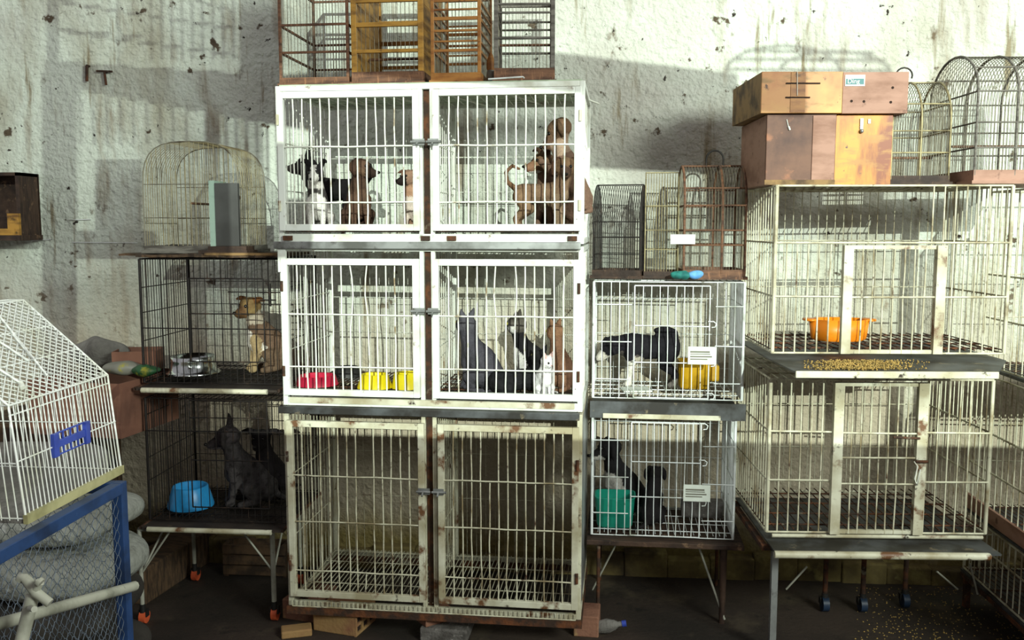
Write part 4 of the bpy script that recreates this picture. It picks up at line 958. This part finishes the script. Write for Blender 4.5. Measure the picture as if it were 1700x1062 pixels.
def critter(name,label,cat,loc,face,H,pose,coat,head=(0,0),ear='flop',ears=None,tail=None,hc=None,neck=None,group=None,kind='dog',muzzle=1.0,drop=(),hs=1.0,eyem=None,nosem='nose',fluff=1.0,roll=0):
    Q=POSES[pose]; S=[]
    fl=lambda c: [(x,y,z,r*fluff) for x,y,z,r in c]
    chain(fl(Q['body']),'body',S); chain(fl(Q['chest']),'chest',S)
    HC=np.array(hc or Q['hc'])
    nk=neck or Q['neck']; chain(fl(nk)+[(*(HC-np.array([.03,0,.05])),.09)],'neck',S)
    for s,sd in ((1,'l'),(-1,'r')):
        m=lambda c: [(x,y*s,z,r) for x,y,z,r in c]
        if 'fore'+sd not in drop: chain(m(Q['fore']),'fore',S)
        if 'hind'+sd not in drop: chain(m(Q['hind']),'hind',S)
    tl=Q['tail'] if tail is None else tail
    if tl: chain(tl,'tail',S)
    A=rotm(R(head[0]),R(-head[1]),R(roll)); hw=lambda p: HC+A@(np.array(p[:3])*hs)
    def hchain(c,tg): chain([(*hw(p),p[3]*hs) for p in c],tg,S)
    if kind=='dog':
        hchain([(-.05,0,0,.115),(.01,0,.005,.125)],'head'); hchain([(.03,.055,-.035,.075)],'head') if 0 else None
        for s in (1,-1): hchain([(.02,.05*s,-.03,.08),(.07,.035*s,-.035,.062)],'cheek'); hchain([(.06,.045*s,.055,.05),(.02,.06*s,.06,.055)],'head')
        hchain([(.08,0,-.025,.08),(.10+.08*muzzle,0,-.045,.06),(.10+.12*muzzle,0,-.05,.048)],'muzzle')
        hchain([(.06,0,-.075,.055),(.10+.09*muzzle,0,-.085,.034)],'jaw')
        eye=(.108,.058,.032,.022); nose=(.10+.12*muzzle+.045,0,-.03,.024)
    else:
        hchain([(-.03,0,0,.125),(.02,0,0,.125)],'head')
        for s in (1,-1): hchain([(.03,.055*s,-.035,.075)],'cheek'); hchain([(.10,.022*s,-.045,.038)],'muzzle')
        hchain([(.07,0,-.02,.06),(.115,0,-.025,.03)],'muzzle'); hchain([(.08,0,-.075,.04)],'jaw')
        eye=(.105,.055,.02,.026); nose=(.142,0,-.02,.014)
    ee=ears or (ear,ear)
    for s,e in ((1,ee[0]),(-1,ee[1])):
        c=EARS[e]; pts=[(p[0],p[1]*s,p[2],p[3]) for p in c]
        hchain(pts,'ear')
    # mesh of all balls -> voxel remesh -> one continuous surface
    b=MB()
    for p,tg in S: b.ball(p[:3]*H,p[3]*H,n=10)
    ob=b.build(name,'fur'); 
    md=ob.modifiers.new('r','REMESH'); md.mode='VOXEL'; md.voxel_size=H*.0165
    sm=ob.modifiers.new('s','SMOOTH'); sm.factor=.5; sm.iterations=5
    dg=bpy.context.evaluated_depsgraph_get(); me=bpy.data.meshes.new_from_object(ob.evaluated_get(dg))
    old=ob.data; ob.modifiers.clear(); ob.data=me; bpy.data.meshes.remove(old)
    me.materials.clear(); me.materials.append(M['fur'])
    n=len(me.vertices); co=np.empty(n*3); me.vertices.foreach_get('co',co); co=co.reshape(-1,3)/H
    pj=co+RNG.normal(0,.006,co.shape)
    C=np.array([p[:3] for p,_ in S]); Rr=np.array([p[3] for p,_ in S]); tags=np.array([t for _,t in S])
    best=np.full(n,9e9); idx=np.zeros(n,int)
    for i in range(len(S)):
        dd=np.linalg.norm(pj-C[i],axis=1)/Rr[i]; k=dd<best; best[k]=dd[k]; idx[k]=i
    tg=tags[idx]
    hl=((co-HC)@A)/hs     # head-local coordinates
    base=coat.get('body','#888888'); colr=np.zeros((n,4)); colr[:,3]=1; colr[:,:3]=lin(base)
    for t_,h in coat.items():
        if isinstance(h,str) and t_!='body' and not t_.startswith('_'):
            for tt in t_.split('+'): colr[tg==tt,:3]=lin(h)
    for fn,h in coat.get('_rules',[]):
        k=fn(pj,hl+RNG.normal(0,.006,hl.shape),tg); colr[k,:3]=lin(h)
    v=1+RNG.normal(0,.08,(n,1))+ .10*np.sin(co[:,:1]*37+co[:,1:2]*29)*np.sin(co[:,2:3]*41)
    colr[:,:3]=np.clip(colr[:,:3]*v,0,1)
    at=me.color_attributes.new('coat','FLOAT_COLOR','POINT'); at.data.foreach_set('color',colr.reshape(-1).astype(np.float32))
    me.polygons.foreach_set('use_smooth',[True]*len(me.polygons)); me.update()
    ob.location=loc; ob.rotation_euler.z=face
    tag(ob,label,cat,group)
    for s in (1,-1):
        p=hw((eye[0],eye[1]*s,eye[2])); MB().ball(p*H,eye[3]*H*hs,n=10).build('eye',eyem or 'eye',ob)
        if eyem: p=hw((eye[0]+.017,eye[1]*s*1.06,eye[2])); MB().ball(p*H,.013*H*hs,n=8).build('pupil','eye',ob)
    p=hw(nose); MB().ball(p*H,nose[3]*H*hs,nose[3]*1.25*H*hs,nose[3]*.85*H*hs,n=10).build('nose',nosem,ob)
    return ob
def place(Fr,px,py,v,z): return Fr.w(Fr.u(px,py,v),v,z)
FA=MF.a
BLK='#1d1a1b'; WHT='#d9d6cf'; TAN='#72594a'; TAN2='#7c634e'; BRN='#4f3b30'
f0=zb[0]+.048; f1=zb[1]+.048
# top left kennel
critter('dog','black-and-white puppy with a white blaze, sitting facing out of the top left kennel','dog',place(MF,528,375,.13,f0),FA+R(-80),.27,'sit',
  {'body':'#b9b4ae','ear':BLK,'head+cheek':BLK,'chest+fore+muzzle+jaw':WHT,'_rules':[(lambda p,h,t:(abs(h[:,1])<.032+.05*np.clip(h[:,0],0,.3))&(h[:,0]>.02)&np.isin(t,['head','cheek','muzzle','neck']),WHT),(lambda p,h,t:(t=='body')&(p[:,2]>.42),'#4a4644')]},head=(-4,-14),ear='semi',ears=('semi','semi'),hs=1.05,muzzle=.9)
critter('dog','black puppy with a pricked ear, standing behind the black-and-white one','dog',place(MF,552,360,.36,f0),FA+R(176),.315,'stand',{'body':BLK,'muzzle+jaw':'#2a2524'},head=(10,5),ear='prick',hc=(.36,0,.86))
critter('dog','reddish brown puppy sitting with its head turned right in the top left kennel','dog',place(MF,596,375,.20,f0),FA+R(-62),.30,'sit',{'body':BRN,'head':'#60483a','ear':'#453228','chest+fore':'#5c4638','muzzle+jaw':'#33261f','cheek':'#6c5442'},head=(52,-8),ear='flop')
critter('dog','pale puppy with a dark mask peeking in at the right of the top left kennel','dog',place(MF,689,375,.16,f0),FA+R(-112),.25,'sit',{'body':'#b78f74','head+cheek':'#9c7c68','muzzle+jaw':'#2c2422','ear':'#7d5a48','chest+fore':'#d6c6b8'},head=(-14,-6),ear='side')
# top right kennel
critter('dog','tan puppy raised on its hind legs in the corner, its head above all others','dog',place(MF,947,370,.25,f0),FA+R(172),.36,'rear',{'body':TAN,'chest':'#c4b4a8','neck':'#a08874','head+cheek':'#705642','muzzle+jaw':'#644c3c','ear':'#54402f'},head=(15,-38),ear='flop',hc=(.14,0,1.10),tail=[(-.20,0,.30,.045),(-.24,.10,.22,.035),(-.20,.20,.20,.025)])
critter('dog','tan puppy with dark raised ears, sitting behind the one standing crosswise','dog',place(MF,912,370,.42,f0),FA+R(-118),.335,'sit',{'body':TAN,'muzzle':'#8f6a52','jaw':WHT,'chest':'#9c8674','ear':'#4c3629','head+cheek':'#765c46'},head=(-30,-6),ear='semi')
critter('dog','tan puppy standing crosswise with a curled tail in the top right kennel','dog',place(MF,906,372,.14,f0),FA+R(-6),.265,'stand',{'body':TAN2,'chest+fore':'#86705a','muzzle+jaw':'#5a463a','head+cheek':'#7a6048','ear':'#553a2c','hind':'#7f664e','tail':'#6b4f3a'},head=(-78,-18),ear='flop',hc=(.30,-.05,.92),neck=[(.22,0,.64,.13),(.28,-.02,.76,.11)],hs=1.12,muzzle=.9,
  tail=[(-.46,0,.62,.045),(-.58,0,.72,.035),(-.60,0,.86,.03),(-.50,0,.95,.028),(-.40,0,.90,.025)])
critter('dog','brown puppy turned away at the rear right corner of the top right kennel','dog',place(MF,928,372,.49,f0),FA+R(115),.31,'sit',{'body':'#66503f','ear':'#4a372b'},head=(-40,0),ear='flop',tail=[(-.36,0,.14,.045),(-.40,.06,.28,.035),(-.36,.1,.4,.03),(-.27,.1,.42,.026)])
# cats
critter('cat','dark grey cat sitting with its back to the bars in the middle right kennel','cat',place(MF,788,640,.20,f1),FA+R(158),.31,'catsit',{'body':'#45434a','head+cheek+ear':'#504e54','muzzle':'#5c5a60'},head=(-12,2),ear='cat',kind='cat',eyem='eyecat',fluff=1.15)
critter('cat','black-and-tabby cat with a white chin, looking left behind the grey cat','cat',place(MF,872,640,.30,f1),FA+R(-155),.30,'catsit',{'body':'#1f1e20','chest+muzzle+jaw+cheek':'#cfccc6','head':'#5d5850','ear':'#4b463f','fore':'#cfccc6'},head=(-32,0),ear='cat',kind='cat',eyem='eyecat',nosem='nosepink')
critter('cat','black cat lying curled between the grey cat and the white kitten','cat',place(MF,862,648,.10,f1),FA+R(12),.24,'catlie',{'body':'#1b1a1c'},head=(120,6),ear='cat',kind='cat',eyem='eyecat',hc=(.33,.05,.58),hs=1.0)
critter('cat','small white kitten crouching at the bars of the middle right kennel','cat',place(MF,905,648,.07,f1),FA+R(-70),.175,'catsit',{'body':'#e4e2e2','ear':'#dcb8b2'},head=(25,-18),ear='cat',kind='cat',nosem='nosepink',hs=1.1,fluff=1.32,hc=(.17,0,.78))
critter('cat','orange cat sitting in the right corner behind the white kitten','cat',place(MF,927,645,.24,f1),FA+R(118),.27,'catsit',{'body':'#745440','head+cheek+ear':'#7d5c44','chest':'#927458'},head=(30,-5),ear='cat',kind='cat',eyem='eyecat')
# left stack
critter('dog','tan dog with outstretched ears and white chest in the upper black wire cage','dog',place(LF,438,618,.22,z1+.016),R(-150),.335,'sit',{'body':'#655040','head':'#7f6642','cheek':'#8a734a','ear':'#6b4526','chest':'#cfc8bc','neck':'#a89c8a','fore':'#a08a66','muzzle+jaw':'#75583c','hind':'#63503f'},head=(30,-8),ear='side',muzzle=.85)
critter('dog','grey brindle dog with one upright ear, sitting beside the sky blue bowl','dog',place(LF,403,842,.18,z2+.016),R(-155),.36,'sit',{'body':'#393535','ear':'#2c2726','chest+fore':'#464242','head+cheek':'#403a3b','muzzle':'#383132','jaw':'#7d7575','_rules':[(lambda p,h,t:np.sin(p[:,0]*45+p[:,2]*30)+np.sin(p[:,2]*70+p[:,1]*40)>1.1,'#2a2626')]},head=(-25,-14),ears=('flop','prick'),muzzle=1.15)
critter('dog','black dog sitting right behind the grey brindle dog','dog',place(LF,447,842,.27,z2+.016),R(-100),.335,'sit',{'body':'#1c1819'},head=(12,-4),ear='side')
# right pair
critter('dog','black-and-white dog standing side-on in the upper white wire cage','dog',place(RF,1068,655,.20,z3+.016),RF.a+R(180),.315,'stand',{'body':'#1d1b20','fore':'#cfcabf','hind':'#1d1b20','chest':'#57504c','muzzle+jaw':'#c9c2b6','_rules':[(lambda p,h,t:(t=='fore')&(p[:,2]>.36),'#1d1b20'),(lambda p,h,t:(t=='chest')&(p[:,2]<.42),'#b0a898'),(lambda p,h,t:(t=='hind')&(p[:,2]<.12),'#6b6560'),(lambda p,h,t:(abs(h[:,1])<.03)&(h[:,0]>.04)&np.isin(t,['head','muzzle']),'#cfcabf')]},
  head=(8,-36),hc=(.47,0,.55),neck=[(.24,0,.58,.13),(.36,0,.57,.11)],ear='flop',fluff=1.12,tail=[(-.42,0,.62,.06),(-.40,0,.74,.06),(-.28,0,.79,.055),(-.16,0,.77,.04)])
critter('dog','black-and-white puppy with a white muzzle, sitting over the teal tub','dog',place(RF,1025,875,.26,z4+.016),RF.a+R(-140),.36,'sit',{'body':'#201e20','chest+fore':'#a9a49e','muzzle+jaw':'#2a2728','_rules':[(lambda p,h,t:(t=='jaw')|((t=='muzzle')&(h[:,2]<-.05)),'#c4bfb8')]},head=(-24,-12),ear='flop')
critter('dog','black puppy sitting with its back turned in the lower white wire cage','dog',place(RF,1083,878,.15,z4+.016),RF.a+R(75),.26,'sit',{'body':'#1c191a'},head=(10,-22),ear='flop',hc=(.15,0,.78))
# ---------------------------------------------------------------- light
w=bpy.data.worlds.new('world'); SC.world=w; w.use_nodes=True; bg=w.node_tree.nodes['Background']; bg.inputs[0].default_value=(1.0,.95,.985,1); bg.inputs[1].default_value=.44
def sunlight(az,el,strength,col,ang):
    l=bpy.data.lights.new('sun','SUN'); l.energy=strength; l.color=col; l.angle=R(ang); o=bpy.data.objects.new('sun',l); COL.objects.link(o)
    d=Vector((math.sin(R(az))*math.cos(R(el)),math.cos(R(az))*math.cos(R(el)),-math.sin(R(el))))   # travelling direction
    o.rotation_euler=d.to_track_quat('-Z','Y').to_euler(); return d
SUN=sunlight(-9,13,3.5,(.90,1.0,.88),.2)
def fill_light(name,loc,target,sx,sy,en,col):
    l=bpy.data.lights.new(name,'AREA'); l.shape='RECTANGLE'; l.size=sx; l.size_y=sy; l.energy=en; l.color=col; o=bpy.data.objects.new(name,l); COL.objects.link(o); o.location=loc
    o.rotation_euler=(Vector(target)-Vector(loc)).to_track_quat('-Z','Y').to_euler(); return o
fill_light('right_fill',(3.3,-.7,3.1),(1.4,4.2,1.8),1.5,1.2,270,(.92,1,.9))  # added fill lamp inside the room, brightening the right side
# an unseen wall, and boards added behind the camera to shape the sun
def against(px,py,Y=-1.7):
    """where, in the plane Y, something must stand for its sun shade to fall on the wall point seen at px,py"""
    p=P(px,py,WY); return p+SUN*((Y-WY)/SUN.y)
GY=-1.7
sill=against(850,730).z  # height of the unseen wall, shaped to shade the lower rows
slab('wall_front','wall',-6,6,GY-.1,GY+.05,0,sill)
def beam(name,pxs,th,pys):
    pass
def lath(x0,y0,x1,y1,t0,t1=None):
    """an added unseen board whose shade is a band from (x0,y0) to (x1,y1), t pixels thick"""
    t1=t1 or t0
    pts=[against(x0,y0-t0/2),against(x1,y1-t1/2),against(x1,y1+t1/2),against(x0,y0+t0/2)]
    mb=MB(); k=Vector((0,-.04,0)); vs=pts+[p+k for p in pts]
    mb.add(vs,[(0,1,2,3),(7,6,5,4),(0,4,5,1),(1,5,6,2),(2,6,7,3),(3,7,4,0)])
    return struct(mb.build('sun_blocker_%d'%lath.n,'blocker_wood')) if not setattr(lath,'n',lath.n+1) else None
lath.n=0
lath(75,118,460,165,36,80); lath(460,165,930,180,80,185); lath(930,180,1225,205,185,165)
lath(102,130,102,640,55)if 0 else None
def post(x0,x1,y0,y1):  # unseen board added where its shade fills the given rectangle
    pts=[against(x0,y0),against(x1,y0),against(x1,y1),against(x0,y1)]; k=Vector((0,-.05,0)); vs=pts+[p+k for p in pts]
    lath.n+=1
    struct(MB().add(vs,[(0,1,2,3),(7,6,5,4),(0,4,5,1),(1,5,6,2),(2,6,7,3),(3,7,4,0)]).build('sun_blocker_%d'%lath.n,'blocker_wood'))
post(72,128,120,700); post(80,98,-120,120); post(400,470,-120,150); post(470,560,330,480)
post(160,236,265,420); post(95,260,385,425); post(345,365,150,250)

# unseen slats added to thin the sun on the left part of the wall
mb=MB(); A=against(-60,-80); B_=against(452,735); nn=int((A.z-B_.z)/.017)
for i in range(nn): z=B_.z+i*.017; mb.box(A.x,B_.x,GY-.005,GY+.005,z,z+.0100)
lath.n+=1; struct(mb.build('sun_blocker_%d'%lath.n,'blocker_wood'))
# thin unseen rods added for their shade, netting the upper left of the wall
def rods(name,segs,r):
    mb=MB()
    for x0,y0,x1,y1 in segs: mb.bar(against(x0,y0),against(x1,y1),r,6)
    lath.n+=1
    struct(mb.build('sun_blocker_%d'%lath.n,'blocker_wood'))
rods('rack',[(88,2,392,48),(88,50,392,92),(195,-40,390,20),(92,2,300,-30),(195,-60,197,120),(92,48,240,62)]+[(250+i*17,-40,252+i*17,100) for i in range(9)]+[(110+i*22,130,112+i*22,240) for i in range(10)]+[(340+i*17,160,343+i*17,300) for i in range(8)],.007)
rods('hoops',[(1205+95*(1-math.cos(math.pi*i/12)),120-44*math.sin(math.pi*i/12),1205+95*(1-math.cos(math.pi*(i+1)/12)),120-44*math.sin(math.pi*(i+1)/12)) for i in range(12)]+[(1290+95*(1-math.cos(math.pi*i/12)),125-40*math.sin(math.pi*i/12),1290+95*(1-math.cos(math.pi*(i+1)/12)),125-40*math.sin(math.pi*(i+1)/12)) for i in range(12)]+[(1205,115,1480,118),(1215,98,1470,100),(1235,84,1450,88)],.009)  # unseen hoops added to cast arched shade on the wall
SC.view_settings.view_transform='Standard'; SC.view_settings.look='None'; SC.view_settings.exposure=0; SC.view_settings.gamma=1; SC.view_settings.use_curve_mapping=False
SC.cycles.max_bounces=5; SC.cycles.diffuse_bounces=3
